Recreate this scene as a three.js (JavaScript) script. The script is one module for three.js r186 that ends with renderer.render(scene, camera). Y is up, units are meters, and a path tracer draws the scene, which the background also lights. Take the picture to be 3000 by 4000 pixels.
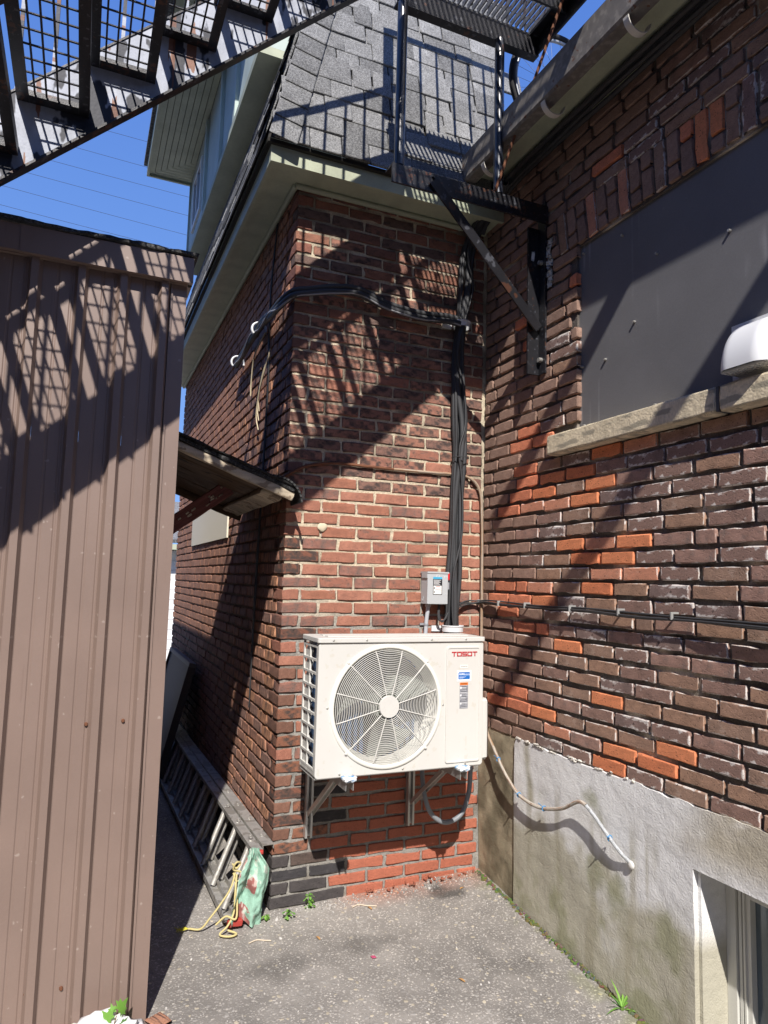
import * as THREE from 'three';
import { mergeGeometries } from 'three/addons/utils/BufferGeometryUtils.js';

// ---------- camera, sky, sun, exposure ----------
const scene = new THREE.Scene();
const camera = new THREE.PerspectiveCamera(72.649, 0.75, 0.05, 400);
camera.position.set(-0.974, 1.665, 3.591);
{
  const ax = new THREE.Vector3(0.09273569, -0.40781522, 0.04639318), an = ax.length();
  camera.quaternion.setFromAxisAngle(ax.normalize(), an);
}
const SUN = new THREE.Vector3(-0.193, 0.565, 0.553).normalize();
const sun = new THREE.DirectionalLight(0xfff8f1, 5.0);
sun.position.copy(SUN).multiplyScalar(20);
sun.castShadow = true; sun.shadow.mapSize.set(4096, 4096); sun.shadow.radius = 1;
Object.assign(sun.shadow.camera, { left: -7, right: 7, top: 7, bottom: -7, near: 1, far: 60 });
scene.add(sun, sun.target);
{
  const W = 256, H = 128, d = new Float32Array(W * H * 4);
  for (let j = 0; j < H; j++) for (let i = 0; i < W; i++) {
    const v = (j + 0.5) / H, el = (v - 0.5) * Math.PI, az = ((i + 0.5) / W - 0.5) * 2 * Math.PI;
    const dir = new THREE.Vector3(Math.cos(el) * Math.cos(az), Math.sin(el), Math.cos(el) * Math.sin(az));
    const h = Math.max(0, Math.sin(el)), k = Math.pow(h, 0.55);
    const hz = [0.27, 0.49, 0.90], ze = [0.028, 0.105, 0.46];
    const g = Math.max(0, dir.dot(SUN)), glow = 0.18 * Math.pow(g, 24) + 0.05 * Math.pow(g, 4);
    const o = (j * W + i) * 4;
    for (let c = 0; c < 3; c++) d[o + c] = el < 0 ? [0.16, 0.15, 0.14][c] : hz[c] + (ze[c] - hz[c]) * k + glow;
    d[o + 3] = 1;
  }
  const t = new THREE.DataTexture(d, W, H, THREE.RGBAFormat, THREE.FloatType);
  t.mapping = THREE.EquirectangularReflectionMapping; t.magFilter = t.minFilter = THREE.LinearFilter; t.needsUpdate = true;
  scene.background = t; scene.environment = t;
}
const renderer = new THREE.WebGLRenderer({ antialias: true });
renderer.toneMapping = THREE.LinearToneMapping;
renderer.toneMappingExposure = 1.3;
renderer.shadowMap.enabled = true;

// ---------- helpers ----------
let seedState = 7;
const rnd = () => { seedState = (seedState + 0x6d2b79f5) | 0; let t = Math.imul(seedState ^ (seedState >>> 15), 1 | seedState); t = (t + Math.imul(t ^ (t >>> 7), 61 | t)) ^ t; return ((t ^ (t >>> 14)) >>> 0) / 4294967296; };
const rr = (a, b) => a + (b - a) * rnd();
const pick = (a) => a[Math.floor(rnd() * a.length)];
const h3 = (x, y, z) => { let h = Math.imul(x | 0, 374761393) ^ Math.imul(y | 0, 668265263) ^ Math.imul(z | 0, 2147483647 ^ 974711); h = Math.imul(h ^ (h >>> 13), 1274126177); h ^= h >>> 16; return (h >>> 0) / 4294967296; };
const sm = (t) => t * t * (3 - 2 * t);
const clamp = (x, a = 0, b = 1) => Math.min(b, Math.max(a, x));
const ss = (a, b, x) => sm(clamp((x - a) / (b - a)));
const mix = (a, b, t) => a + (b - a) * t;
const mix3 = (a, b, t) => [mix(a[0], b[0], t), mix(a[1], b[1], t), mix(a[2], b[2], t)];
function vn(x, y, s = 0) { const i = Math.floor(x), j = Math.floor(y), u = sm(x - i), v = sm(y - j); return mix(mix(h3(i, j, s), h3(i + 1, j, s), u), mix(h3(i, j + 1, s), h3(i + 1, j + 1, s), u), v); }
function fbm(x, y, s = 0, o = 4) { let a = 0, w = 0.5, t = 0; for (let k = 0; k < o; k++) { a += w * vn(x, y, s + k * 17); t += w; w *= 0.5; x *= 2.03; y *= 2.03; } return a / t; }
function tvn(x, y, p, q, s) { const i = Math.floor(x), j = Math.floor(y), u = sm(x - i), v = sm(y - j), m = (a, n) => ((a % n) + n) % n; return mix(mix(h3(m(i, p), m(j, q), s), h3(m(i + 1, p), m(j, q), s), u), mix(h3(m(i, p), m(j + 1, q), s), h3(m(i + 1, p), m(j + 1, q), s), u), v); }
function tfbm(u, v, p, q, s, o = 4) { let a = 0, w = 0.5, t = 0; for (let k = 0; k < o; k++) { a += w * tvn(u * p, v * q, p, q, s + k * 31); t += w; w *= 0.5; p *= 2; q *= 2; } return a / t; }
// colour texture from a function (u, v) -> [r, g, b] in sRGB 0..255
function tex(w, h, fn, opt = {}) {
  const d = new Uint8Array(w * h * 4);
  for (let j = 0; j < h; j++) for (let i = 0; i < w; i++) {
    const c = fn((i + 0.5) / w, (j + 0.5) / h, i, j), o = (j * w + i) * 4;
    if (typeof c === 'number') { d[o] = d[o + 1] = d[o + 2] = clamp(c, 0, 255); } else { d[o] = clamp(c[0], 0, 255); d[o + 1] = clamp(c[1], 0, 255); d[o + 2] = clamp(c[2], 0, 255); }
    d[o + 3] = 255;
  }
  const t = new THREE.DataTexture(d, w, h, THREE.RGBAFormat);
  t.magFilter = THREE.LinearFilter; t.minFilter = THREE.LinearMipmapLinearFilter; t.generateMipmaps = true;
  t.wrapS = t.wrapT = THREE.RepeatWrapping;
  if (!opt.data) t.colorSpace = THREE.SRGBColorSpace;
  t.needsUpdate = true;
  return t;
}
function canvasTex(w, h, draw) {
  const c = document.createElement('canvas'); c.width = w; c.height = h;
  draw(c.getContext('2d'), w, h);
  const t = new THREE.CanvasTexture(c); t.colorSpace = THREE.SRGBColorSpace; return t;
}
const M = (color, roughness = 0.8, o = {}) => new THREE.MeshStandardMaterial({ color, roughness, ...o });
const P = (color, roughness = 0.5, o = {}) => new THREE.MeshPhysicalMaterial({ color, roughness, ...o });
const V = (x, y, z) => new THREE.Vector3(x, y, z);
const used = new Map();
function numbered(n) { const k = used.get(n) || 0; used.set(n, k + 1); return k ? n + '_' + String(k).padStart(3, '0') : n; }
function sh(o) { o.traverse((m) => { if (m.isMesh) { m.castShadow = true; m.receiveShadow = true; } }); return o; }
// a thing: a group at its base whose children are its parts
function thing(name, label, category, group) {
  const g = new THREE.Group(); g.name = numbered(name); g.userData = { label, category };
  if (group) g.userData.group = group;
  scene.add(g); return g;
}
function part(parent, name, geo, mat, label) {
  const m = new THREE.Mesh(geo, mat); m.name = name; m.castShadow = m.receiveShadow = true;
  if (label) m.userData.label = label;
  parent.add(m); return m;
}
function solo(name, geo, mat, label, category, group) {
  const m = new THREE.Mesh(geo, mat); m.name = numbered(name); m.castShadow = m.receiveShadow = true;
  m.userData = { label, category }; if (group) m.userData.group = group;
  scene.add(m); return m;
}
function structure(name, geo, mat) { const m = new THREE.Mesh(geo, mat); m.name = numbered(name); m.receiveShadow = m.castShadow = true; m.userData = { kind: 'structure' }; scene.add(m); return m; }
function merge(list) { const l = list.map((g) => { const n = g.index ? g.toNonIndexed() : g; for (const k of Object.keys(n.attributes)) if (!['position', 'normal', 'uv', 'color'].includes(k)) n.deleteAttribute(k); return n; }); return mergeGeometries(l, false); }
// box from min/max corners; uv in metres
function uvMetres(g, k = 1) {
  const p = g.attributes.position, n = g.attributes.normal, uv = new Float32Array(p.count * 2);
  for (let i = 0; i < p.count; i++) {
    const ax = Math.abs(n.getX(i)), ay = Math.abs(n.getY(i)), az = Math.abs(n.getZ(i));
    const x = p.getX(i), y = p.getY(i), z = p.getZ(i);
    if (ay >= ax && ay >= az) { uv[2 * i] = x * k; uv[2 * i + 1] = z * k; } else if (ax >= az) { uv[2 * i] = z * k; uv[2 * i + 1] = y * k; } else { uv[2 * i] = x * k; uv[2 * i + 1] = y * k; }
  }
  g.setAttribute('uv', new THREE.BufferAttribute(uv, 2)); return g;
}
function bx(x0, x1, y0, y1, z0, z1, k = 1) { const g = new THREE.BoxGeometry(x1 - x0, y1 - y0, z1 - z0); g.translate((x0 + x1) / 2, (y0 + y1) / 2, (z0 + z1) / 2); return uvMetres(g, k); }
function smoothN(g) {
  const p = g.attributes.position, idx = g.index, acc = new Map(), key = (i) => Math.round(p.getX(i) * 20000) + ',' + Math.round(p.getY(i) * 20000) + ',' + Math.round(p.getZ(i) * 20000);
  const a = V(0, 0, 0), b = V(0, 0, 0), c = V(0, 0, 0), n = idx ? idx.count : p.count, at = (k) => (idx ? idx.getX(k) : k);
  for (let k = 0; k < n; k += 3) {
    const i0 = at(k), i1 = at(k + 1), i2 = at(k + 2);
    a.fromBufferAttribute(p, i0); b.fromBufferAttribute(p, i1).sub(a); c.fromBufferAttribute(p, i2).sub(a); b.cross(c);
    for (const i of [i0, i1, i2]) { const q = key(i); if (!acc.has(q)) acc.set(q, V(0, 0, 0)); acc.get(q).add(b); }
  }
  const nn = new Float32Array(p.count * 3);
  for (let i = 0; i < p.count; i++) { const v = acc.get(key(i)).clone().normalize(); nn[3 * i] = v.x; nn[3 * i + 1] = v.y; nn[3 * i + 2] = v.z; }
  g.setAttribute('normal', new THREE.BufferAttribute(nn, 3)); return g;
}
// box with worn, uneven edges (bricks, stones, boards)
function roughBox(L, H, D, seed, o = {}) {
  const { amp = 0.0018, r = 0.003, e = 0.007, nx = 5, ny = 3, nz = 2, chip = 0 } = o;
  const g = new THREE.BoxGeometry(1, 1, 1, nx, ny, nz), p = g.attributes.position, flatN = g.attributes.normal.clone(), inner = [];
  const map = (t, n, S) => { const k = Math.round((t + 0.5) * n); if (k === 0) return -S / 2; if (k === n) return S / 2; if (n < 3) return (t) * S; if (k === 1) return -S / 2 + e; if (k === n - 1) return S / 2 - e; return -S / 2 + e + (S - 2 * e) * (k - 1) / (n - 2); };
  for (let i = 0; i < p.count; i++) {
    const t = [p.getX(i), p.getY(i), p.getZ(i)], ex = t.map((v) => Math.abs(Math.abs(v) - 0.5) < 1e-6 ? 1 : 0), cnt = ex[0] + ex[1] + ex[2]; inner.push(cnt === 1);
    const q = [map(t[0], nx, L), map(t[1], ny, H), map(t[2], nz, D)]; { const n = g.attributes.normal, a = [Math.abs(n.getX(i)), Math.abs(n.getY(i))], f = [q[0] / L + 0.5, q[1] / H + 0.5, q[2] / D + 0.5]; g.attributes.uv.setXY(i, a[0] > 0.5 ? f[2] : f[0], a[1] > 0.5 ? f[2] : f[1]); } const K = t.map((v) => Math.round((v + 0.5) * 60));
    const base = h3(K[0] * 61 + seed * 7, K[1] * 59 + seed, K[2] * 53 + seed * 3);
    for (let a = 0; a < 3; a++) {
      const n = h3(K[0] + a * 101 + seed * 13, K[1] + seed * 5, K[2] + a * 7 + seed) - 0.5;
      q[a] += n * 2 * amp * (cnt >= 2 ? 1.2 : 1);
      if (cnt >= 2 && ex[a]) q[a] -= Math.sign(t[a]) * r * (0.5 + base + (chip && base > 1 - chip ? 3.6 : 0)) * (cnt === 3 ? 1.25 : 0.8);
    }
    p.setXYZ(i, q[0], q[1], q[2]);
  }
  smoothN(g);
  const sn = g.attributes.normal, w = V(0, 0, 0);   // faces stay flat, only the worn edges round over
  for (let i = 0; i < p.count; i++) if (inner[i]) { w.set(sn.getX(i), sn.getY(i), sn.getZ(i)).multiplyScalar(0.25).add(V(flatN.getX(i), flatN.getY(i), flatN.getZ(i))).normalize(); sn.setXYZ(i, w.x, w.y, w.z); }
  return g;
}
function bar(a, b, w, h, up = V(0, 1, 0)) {   // bar from a to b, w across, h along up
  const d = b.clone().sub(a), L = d.length(), g = new THREE.BoxGeometry(w, h, L);
  const z = d.clone().normalize(), x = new THREE.Vector3().crossVectors(up, z).normalize(), y = new THREE.Vector3().crossVectors(z, x);
  uvMetres(g); g.applyMatrix4(new THREE.Matrix4().makeBasis(x, y, z)); const c = a.clone().add(b).multiplyScalar(0.5); g.translate(c.x, c.y, c.z); return g;
}
function rod(a, b, r, seg = 8) {
  const d = b.clone().sub(a), L = d.length(), g = new THREE.CylinderGeometry(r, r, L, seg);
  g.applyQuaternion(new THREE.Quaternion().setFromUnitVectors(V(0, 1, 0), d.normalize())); const c = a.clone().add(b).multiplyScalar(0.5); g.translate(c.x, c.y, c.z); return g;
}
function tube(pts, r, seg = 60, rad = 8, closed = false) { const c = new THREE.CatmullRomCurve3(pts.map((p) => (p.isVector3 ? p : V(...p))), closed, 'centripetal'); return new THREE.TubeGeometry(c, seg, r, rad, closed); }
// corrugated (armoured) conduit: a tube whose radius ripples
function armoured(pts, r, pitch, rad = 10) {
  const c = new THREE.CatmullRomCurve3(pts.map((p) => V(...p)), false, 'centripetal'), L = c.getLength(), n = Math.round(L / pitch) * 4;
  const g = new THREE.TubeGeometry(c, n, r, rad, false), p = g.attributes.position;
  for (let i = 0; i <= n; i++) { const ctr = c.getPointAt(i / n), k = 1 + 0.11 * Math.sin(i * Math.PI / 2); for (let j = 0; j <= rad; j++) { const q = i * (rad + 1) + j; p.setXYZ(q, ctr.x + (p.getX(q) - ctr.x) * k, ctr.y + (p.getY(q) - ctr.y) * k, ctr.z + (p.getZ(q) - ctr.z) * k); } }
  g.computeVertexNormals(); return g;
}
function extrude(pts, depth, bevel = 0, holes = []) {
  const s = new THREE.Shape(pts.map(([x, y]) => new THREE.Vector2(x, y)));
  for (const h of holes) s.holes.push(h);
  return new THREE.ExtrudeGeometry(s, { depth, bevelEnabled: bevel > 0, bevelThickness: bevel, bevelSize: bevel, bevelSegments: 2, curveSegments: 32 });
}
function colorize(g, fn) { const p = g.attributes.position, c = new Float32Array(p.count * 3); for (let i = 0; i < p.count; i++) { const k = fn(p.getX(i), p.getY(i), p.getZ(i)); c[3 * i] = k[0]; c[3 * i + 1] = k[1]; c[3 * i + 2] = k[2]; } g.setAttribute('color', new THREE.BufferAttribute(c, 3)); return g; }
const lin = (r, g, b) => { const c = new THREE.Color().setRGB(r / 255, g / 255, b / 255, THREE.SRGBColorSpace); return [c.r, c.g, c.b]; };

// ---------- shared textures and materials ----------
const bumpGrain = tex(256, 256, (u, v) => 255 * (0.55 * tfbm(u, v, 16, 16, 3, 4) + 0.45 * h3(u * 256, v * 256, 5)), { data: true });
const bumpBrick = tex(256, 96, (u, v) => { const n = tfbm(u, v, 12, 5, 9, 4), pit = tfbm(u, v, 40, 16, 77, 2) > 0.72 ? -0.5 : 0; return 255 * clamp(0.5 * n + 0.25 * h3(u * 256, v * 96, 21) + 0.25 + pit); }, { data: true });
const bumpRough = tex(512, 512, (u, v) => 255 * (0.6 * tfbm(u, v, 8, 8, 41, 5) + 0.4 * tfbm(u, v, 64, 64, 43, 2)), { data: true });
const scuff = (base, chip, amt, rust) => tex(256, 256, (u, v) => { const n = tfbm(u, v, 22, 22, 51, 4), f = h3(u * 256, v * 256, 3); let c = base.map((x) => x * (0.85 + 0.3 * n) + 6 * (f - 0.5)); if (n > 1 - amt) c = mix3(c, chip, 0.8); if (rust && tfbm(u, v, 16, 16, 97, 4) > 1 - rust) c = mix3(c, [96, 58, 40], 0.7); return c; });
const steelBlack = M(0xffffff, 0.42, { map: scuff([30, 30, 34], [84, 86, 92], 0.27, 0.26), bumpMap: bumpGrain, bumpScale: 0.0006 });
const steelPipe = P(0xffffff, 0.3, { map: scuff([38, 42, 52], [70, 74, 82], 0.3, 0.26), clearcoat: 0.5, clearcoatRoughness: 0.25 });
const aluminium = M(0xc9c8c4, 0.42, { metalness: 0.75, bumpMap: bumpGrain, bumpScale: 0.0004 });
const galv = M(0xffffff, 0.5, { metalness: 0.35, map: scuff([176, 180, 186], [140, 146, 152], 0.4, 0) });
const rustMat = M(0xffffff, 0.85, { map: scuff([128, 84, 58], [90, 54, 38], 0.45, 0.35), bumpMap: bumpGrain, bumpScale: 0.001 });
const cableBlack = M(0x3a3b3d, 0.6, { bumpMap: bumpGrain, bumpScale: 0.001 });
const whitePlastic = M(0xe6e6e2, 0.45);
const greyPlastic = M(0xa9adb0, 0.55);
const screwMat = M(0xb6b4ae, 0.4, { metalness: 0.6 });

// ---------- ground ----------
const groundY = (x, z) => { const k = clamp(x / 1.22, 0, 1), zz = clamp(z, -1, 2.6); return k * (0.046 - 0.083 * zz) - 0.004 * (1 - k) + 0.004 * (fbm(x * 7, z * 7, 11) - 0.5); };
{
  const N = 1536;
  const cell = (x, y, n, s) => { const i = Math.floor(x * n), j = Math.floor(y * n); let best = 9, id = 0, rad = 1; for (let b = -1; b <= 1; b++) for (let a = -1; a <= 1; a++) { const I = ((i + a) % n + n) % n, J = ((j + b) % n + n) % n, hx = h3(I, J, s), hy = h3(I, J, s + 1), dx = i + a + hx - x * n, dy = j + b + hy - y * n, an = h3(I, J, s + 4) * 3.14, ca = Math.cos(an), sa = Math.sin(an), u = dx * ca + dy * sa, w = (dy * ca - dx * sa) * 1.5, d = Math.sqrt(u * u + w * w); if (d < best) { best = d; id = h3(I, J, s + 2); rad = 0.2 + 0.45 * h3(I, J, s + 3); } } return [best, id, rad]; };
  const hgt = new Uint8Array(N * N);
  const cmap = tex(N, N, (u, v, i, j) => {
    const big = tfbm(u, v, 3, 3, 200, 5), mid = tfbm(u, v, 24, 24, 300, 3);
    let c = 112 + 46 * big + 34 * (mid - 0.5), hh = 90 + 50 * mid;
    const f = h3(i, j, 8); c += 22 * (f - 0.5);
    let col = [c, c * 0.97, c * 0.93];
    const [d1, id1, r1] = cell(u, v, 230, 500);
    if (d1 < r1 && id1 > 0.25) { const t = 130 + 88 * (id1 - 0.25) * (0.6 + 0.6 * big); col = mix3(col, id1 > 0.9 ? [t * 1.08, t * 1.05, t * 1.0] : [t, t * 0.975, t * 0.94], 0.85); hh = 190 - 60 * d1 / r1; }
    const [d2, id2, r2] = cell(u, v, 104, 700);
    if (d2 < r2 * 0.8 && id2 > 0.86) { const t = 140 + 200 * (id2 - 0.86) * 2.2; col = mix3(col, id2 > 0.93 ? [t, t * 0.95, t * 0.84] : [t, t * 0.98, t * 0.95], 0.85); hh = 225 - 70 * d2 / r2; }
    hgt[j * N + i] = clamp(hh, 0, 255);
    return col;
  });
  const hmap = tex(N, N, (u, v, i, j) => hgt[j * N + i], { data: true });
  const axis = (a, b, far, step) => { const l = []; for (let x = a; x <= b + 1e-6; x += step) l.push(x); let s = step, p = a; while (p > -far) { s *= 1.5; p -= s; l.unshift(p); } s = step; p = l[l.length - 1]; while (p < far) { s *= 1.5; p += s; l.push(p); } return l; };
  const X = axis(-1.4, 1.32, 90, 0.03), Z = axis(-1.3, 2.6, 90, 0.03), pos = [], uv = [], col = [], ind = [];
  for (const z of Z) for (const x of X) {
    pos.push(x, groundY(x, z), z); uv.push(x / 2.4, z / 2.4);
    const n = fbm(x * 2.6, z * 2.6, 60), n2 = fbm(x * 11, z * 11, 61);
    let t = 0.74 + 0.34 * n + 0.22 * fbm(x * 0.9 + 4, z * 0.9, 64), c = [t, t * 1.0, t * 0.995];
    const wet = (cx, cz, r) => { const d = Math.hypot((x - cx) * 1.0, (z - cz) * 1.6) / r + (n2 - 0.5) * 0.9; return 1 - ss(0.55, 1, d); };
    const oil = Math.max(wet(0.92, 0.17, 0.13), 0.55 * wet(0.35, 0.45, 0.14), 0.45 * wet(-0.1, 0.5, 0.2), 0.4 * wet(0.95, 0.85, 0.12));
    c = c.map((k) => k * (1 - 0.58 * oil));
    const dust = clamp(1 - z / (0.13 + 0.1 * n2)) * ss(0.28, 0.55, x) * (z > -0.02 ? 1 : 0) * ss(0.38, 0.56, n2 + 0.1);   // crumbled red brick along the wall foot
    c = mix3(c, [1.25, 0.62, 0.45], 0.8 * dust);
    const lichen = ss(0.52, 0.6, n2) * ss(1.08, 1.2, x + 0.04 * z) * 0.6;
    c = mix3(c, [0.75, 0.82, 0.5], lichen);
    col.push(...c);
  }
  for (let j = 0; j < Z.length - 1; j++) for (let i = 0; i < X.length - 1; i++) { const a = j * X.length + i, b = a + 1, c = a + X.length, d = c + 1; ind.push(a, c, b, b, c, d); }
  const g = new THREE.BufferGeometry();
  g.setAttribute('position', new THREE.Float32BufferAttribute(pos, 3)); g.setAttribute('uv', new THREE.Float32BufferAttribute(uv, 2)); g.setAttribute('color', new THREE.Float32BufferAttribute(col, 3)); g.setIndex(ind); g.computeVertexNormals();
  structure('ground', g, M(0xffffff, 0.95, { map: cmap, bumpMap: hmap, bumpScale: 0.005, vertexColors: true }));
}

// ---------- bricks ----------
// a brick's face: base colour, grain, dark fired blotches, mortar haze on the edges, painted whiter like sunlit rims
function brickFace(seed, base, o = {}) {
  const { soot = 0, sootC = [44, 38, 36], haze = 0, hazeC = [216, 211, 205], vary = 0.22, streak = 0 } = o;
  return tex(192, 72, (u, v, i, j) => {
    const n = fbm(u * 5, v * 2, seed), f = h3(i, j, seed), m = fbm(u * 30, v * 11, seed + 5, 2);
    let c = base.map((x) => x * (1 - vary / 2 + vary * n * 1.2 + 0.16 * (f - 0.5) + 0.14 * (m - 0.5)));
    if (soot) { const s = fbm(u * 7 + 9, v * 3, seed + 30, 5) + 0.12 * (m - 0.5); c = mix3(c, sootC.map((x) => x * (0.8 + 0.4 * f)), 0.9 * ss(1 - soot - 0.2, 1 - soot + 0.2, s)); }
    if (streak) { const s = vn(u * 24, v * 0.8, seed + 70); c = mix3(c, [58, 46, 44], streak * ss(0.5, 0.8, s)); }
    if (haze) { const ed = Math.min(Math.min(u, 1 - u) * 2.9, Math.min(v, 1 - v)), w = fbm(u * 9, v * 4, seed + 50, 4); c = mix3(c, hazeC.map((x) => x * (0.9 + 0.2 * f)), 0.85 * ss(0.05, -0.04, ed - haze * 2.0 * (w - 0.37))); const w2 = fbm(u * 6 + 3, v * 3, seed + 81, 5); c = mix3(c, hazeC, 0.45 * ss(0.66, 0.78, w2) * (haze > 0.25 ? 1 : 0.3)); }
    if (m > 0.8) c = c.map((x) => x * 0.6);
    return c;
  });
}
const bm = (map, o = {}) => M(0xffffff, 0.9, { map, bumpMap: bumpBrick, bumpScale: 0.0022, ...o });
const brickSets = {
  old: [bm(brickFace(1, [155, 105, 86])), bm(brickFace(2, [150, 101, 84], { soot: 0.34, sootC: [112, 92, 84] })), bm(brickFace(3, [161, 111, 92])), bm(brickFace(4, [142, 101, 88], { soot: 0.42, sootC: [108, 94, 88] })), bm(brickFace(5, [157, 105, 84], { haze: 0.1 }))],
  sooty: [bm(brickFace(11, [146, 102, 86], { soot: 0.42, sootC: [74, 62, 58] })), bm(brickFace(12, [138, 100, 86], { soot: 0.40, sootC: [70, 59, 55] })), bm(brickFace(13, [150, 107, 90], { soot: 0.38, sootC: [76, 64, 60] })), bm(brickFace(14, [130, 98, 86], { soot: 0.44, sootC: [70, 59, 56] })), bm(brickFace(15, [148, 105, 88], { soot: 0.4, sootC: [70, 58, 54] }))],
  upper: [bm(brickFace(21, [140, 96, 79])), bm(brickFace(22, [128, 90, 77], { soot: 0.36, sootC: [80, 64, 58] })), bm(brickFace(23, [112, 90, 81], { soot: 0.4, sootC: [74, 62, 58] })), bm(brickFace(24, [144, 100, 81], { soot: 0.3, sootC: [84, 66, 60] }))],
  fresh: [bm(brickFace(31, [168, 100, 78], { vary: 0.08 })), bm(brickFace(32, [162, 96, 74], { vary: 0.1 }))],
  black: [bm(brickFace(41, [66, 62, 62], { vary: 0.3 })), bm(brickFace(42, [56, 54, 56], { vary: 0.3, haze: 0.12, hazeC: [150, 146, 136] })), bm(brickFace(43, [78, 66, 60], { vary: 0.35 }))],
  corner: [bm(brickFace(44, [132, 88, 68], { soot: 0.42, sootC: [72, 62, 58] })), bm(brickFace(45, [122, 80, 64], { soot: 0.5, sootC: [70, 60, 56] }))],
  side: [bm(brickFace(51, [168, 122, 98], { streak: 0.55 })), bm(brickFace(52, [158, 114, 94], { streak: 0.7 })), bm(brickFace(53, [174, 126, 96], { streak: 0.5 })), bm(brickFace(54, [146, 112, 98], { streak: 0.7 }))],
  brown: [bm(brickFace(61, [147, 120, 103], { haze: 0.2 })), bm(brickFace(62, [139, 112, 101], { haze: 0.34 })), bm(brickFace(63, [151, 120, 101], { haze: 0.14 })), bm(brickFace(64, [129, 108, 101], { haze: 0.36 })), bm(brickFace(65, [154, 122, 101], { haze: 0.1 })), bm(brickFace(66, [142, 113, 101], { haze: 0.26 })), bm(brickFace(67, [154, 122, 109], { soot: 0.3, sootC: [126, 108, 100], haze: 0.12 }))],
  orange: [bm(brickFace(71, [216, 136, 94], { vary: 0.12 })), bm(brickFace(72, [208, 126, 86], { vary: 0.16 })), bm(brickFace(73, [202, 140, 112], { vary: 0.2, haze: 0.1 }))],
};
const setTint = { old: [160, 108, 90], sooty: [112, 82, 72], upper: [134, 90, 76], fresh: [164, 98, 76], black: [70, 66, 66], corner: [116, 84, 70], side: [150, 110, 90], brown: [144, 118, 104], orange: [204, 128, 96] };
const brickCache = new Map();
function brickGeo(L, H, D) {
  const k = [Math.round(L * 100), Math.round(H * 250), Math.round(D * 50)].join('_');
  if (!brickCache.has(k)) brickCache.set(k, [1, 2, 3, 4, 5].map((s) => roughBox(Math.round(L * 100) / 100, Math.round(H * 250) / 250, Math.round(D * 50) / 50, s * 17 + Math.round(L * 1000), { chip: s > 2 ? 0.2 : 0.06, amp: 0.0022 })));
  return pick(brickCache.get(k));
}
// lays a wall's bricks: the ones that show largest become parts, the rest one joined part
const brickBase = M(0xffffff, 0.9, { map: brickFace(90, [235, 232, 230], { vary: 0.3 }), bumpMap: bumpBrick, bumpScale: 0.0022, vertexColors: true });
function lay(wall, bricks, face, limit = 298) {
  const cp = camera.position, hidden = (b) => b.hide;
  for (const b of bricks) { const d = V(b.x, b.y, b.z).distanceTo(cp), v = V(b.x, b.y, b.z).sub(cp).normalize(); b.size = (hidden(b) ? 0.001 : 1) * (b.L * b.H * Math.abs(face === 'z' ? v.z : v.x)) / (d * d); }
  bricks.sort((a, b) => b.size - a.size);
  const rest = [];
  bricks.forEach((b, i) => {
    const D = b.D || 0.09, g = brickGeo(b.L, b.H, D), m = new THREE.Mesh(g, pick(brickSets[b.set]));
    m.scale.set(b.L / (Math.round(b.L * 100) / 100), b.H / (Math.round(b.H * 250) / 250), D / (Math.round(D * 50) / 50));
    const out = (b.out || 0) + rr(-0.0015, 0.0025), dx = face === 'z' ? 0 : -out, dz = face === 'z' ? out : 0;
    m.position.set(b.x + dx, b.y, b.z + dz); m.rotation.set(0, face === 'z' ? 0 : -Math.PI / 2, 0);
    if (b.tilt) m.rotation.z = 0, m.rotateZ(b.tilt); else m.rotateZ(rr(-0.006, 0.006));
    if (rnd() < 0.5 && !b.keep) m.rotateZ(Math.PI);
    if (i < limit) { m.name = 'brick'; m.castShadow = m.receiveShadow = true; wall.add(m); } else { m.updateMatrix(); const q = g.clone().applyMatrix4(m.matrix), vr = rr(0.85, 1.15), t = lin(...setTint[b.set]).map((k) => k * 1.25 * vr); colorize(q, () => t); rest.push(q); }
  });
  if (rest.length) { const m = part(wall, 'bricks', merge(rest), brickBase); m.userData.kind = 'stuff'; }
}
const mortarTex = tex(512, 512, (u, v) => { const n = tfbm(u, v, 20, 20, 600, 4), f = tfbm(u, v, 128, 128, 610, 2); const t = 214 + 46 * (n - 0.5) + 60 * (f - 0.5); return [t, t, t]; });
const mortarMat = M(0xffffff, 0.95, { map: mortarTex, vertexColors: true, bumpMap: bumpRough, bumpScale: 0.006 });
function mortarSlab(x0, x1, y0, y1, z0, z1, n, colour) {
  const g = new THREE.BoxGeometry(x1 - x0, y1 - y0, z1 - z0, ...n); g.translate((x0 + x1) / 2, (y0 + y1) / 2, (z0 + z1) / 2); uvMetres(g, 2); colorize(g, colour); return g;
}
const H0 = [];   // course lines of the wall behind the unit
for (let i = 0; i < 11; i++) H0.push(i * 0.0663);
for (let i = 0; i < 47; i++) H0.push(0.7293 + i * 0.06836);
const TOPA = 3.872;

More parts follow.
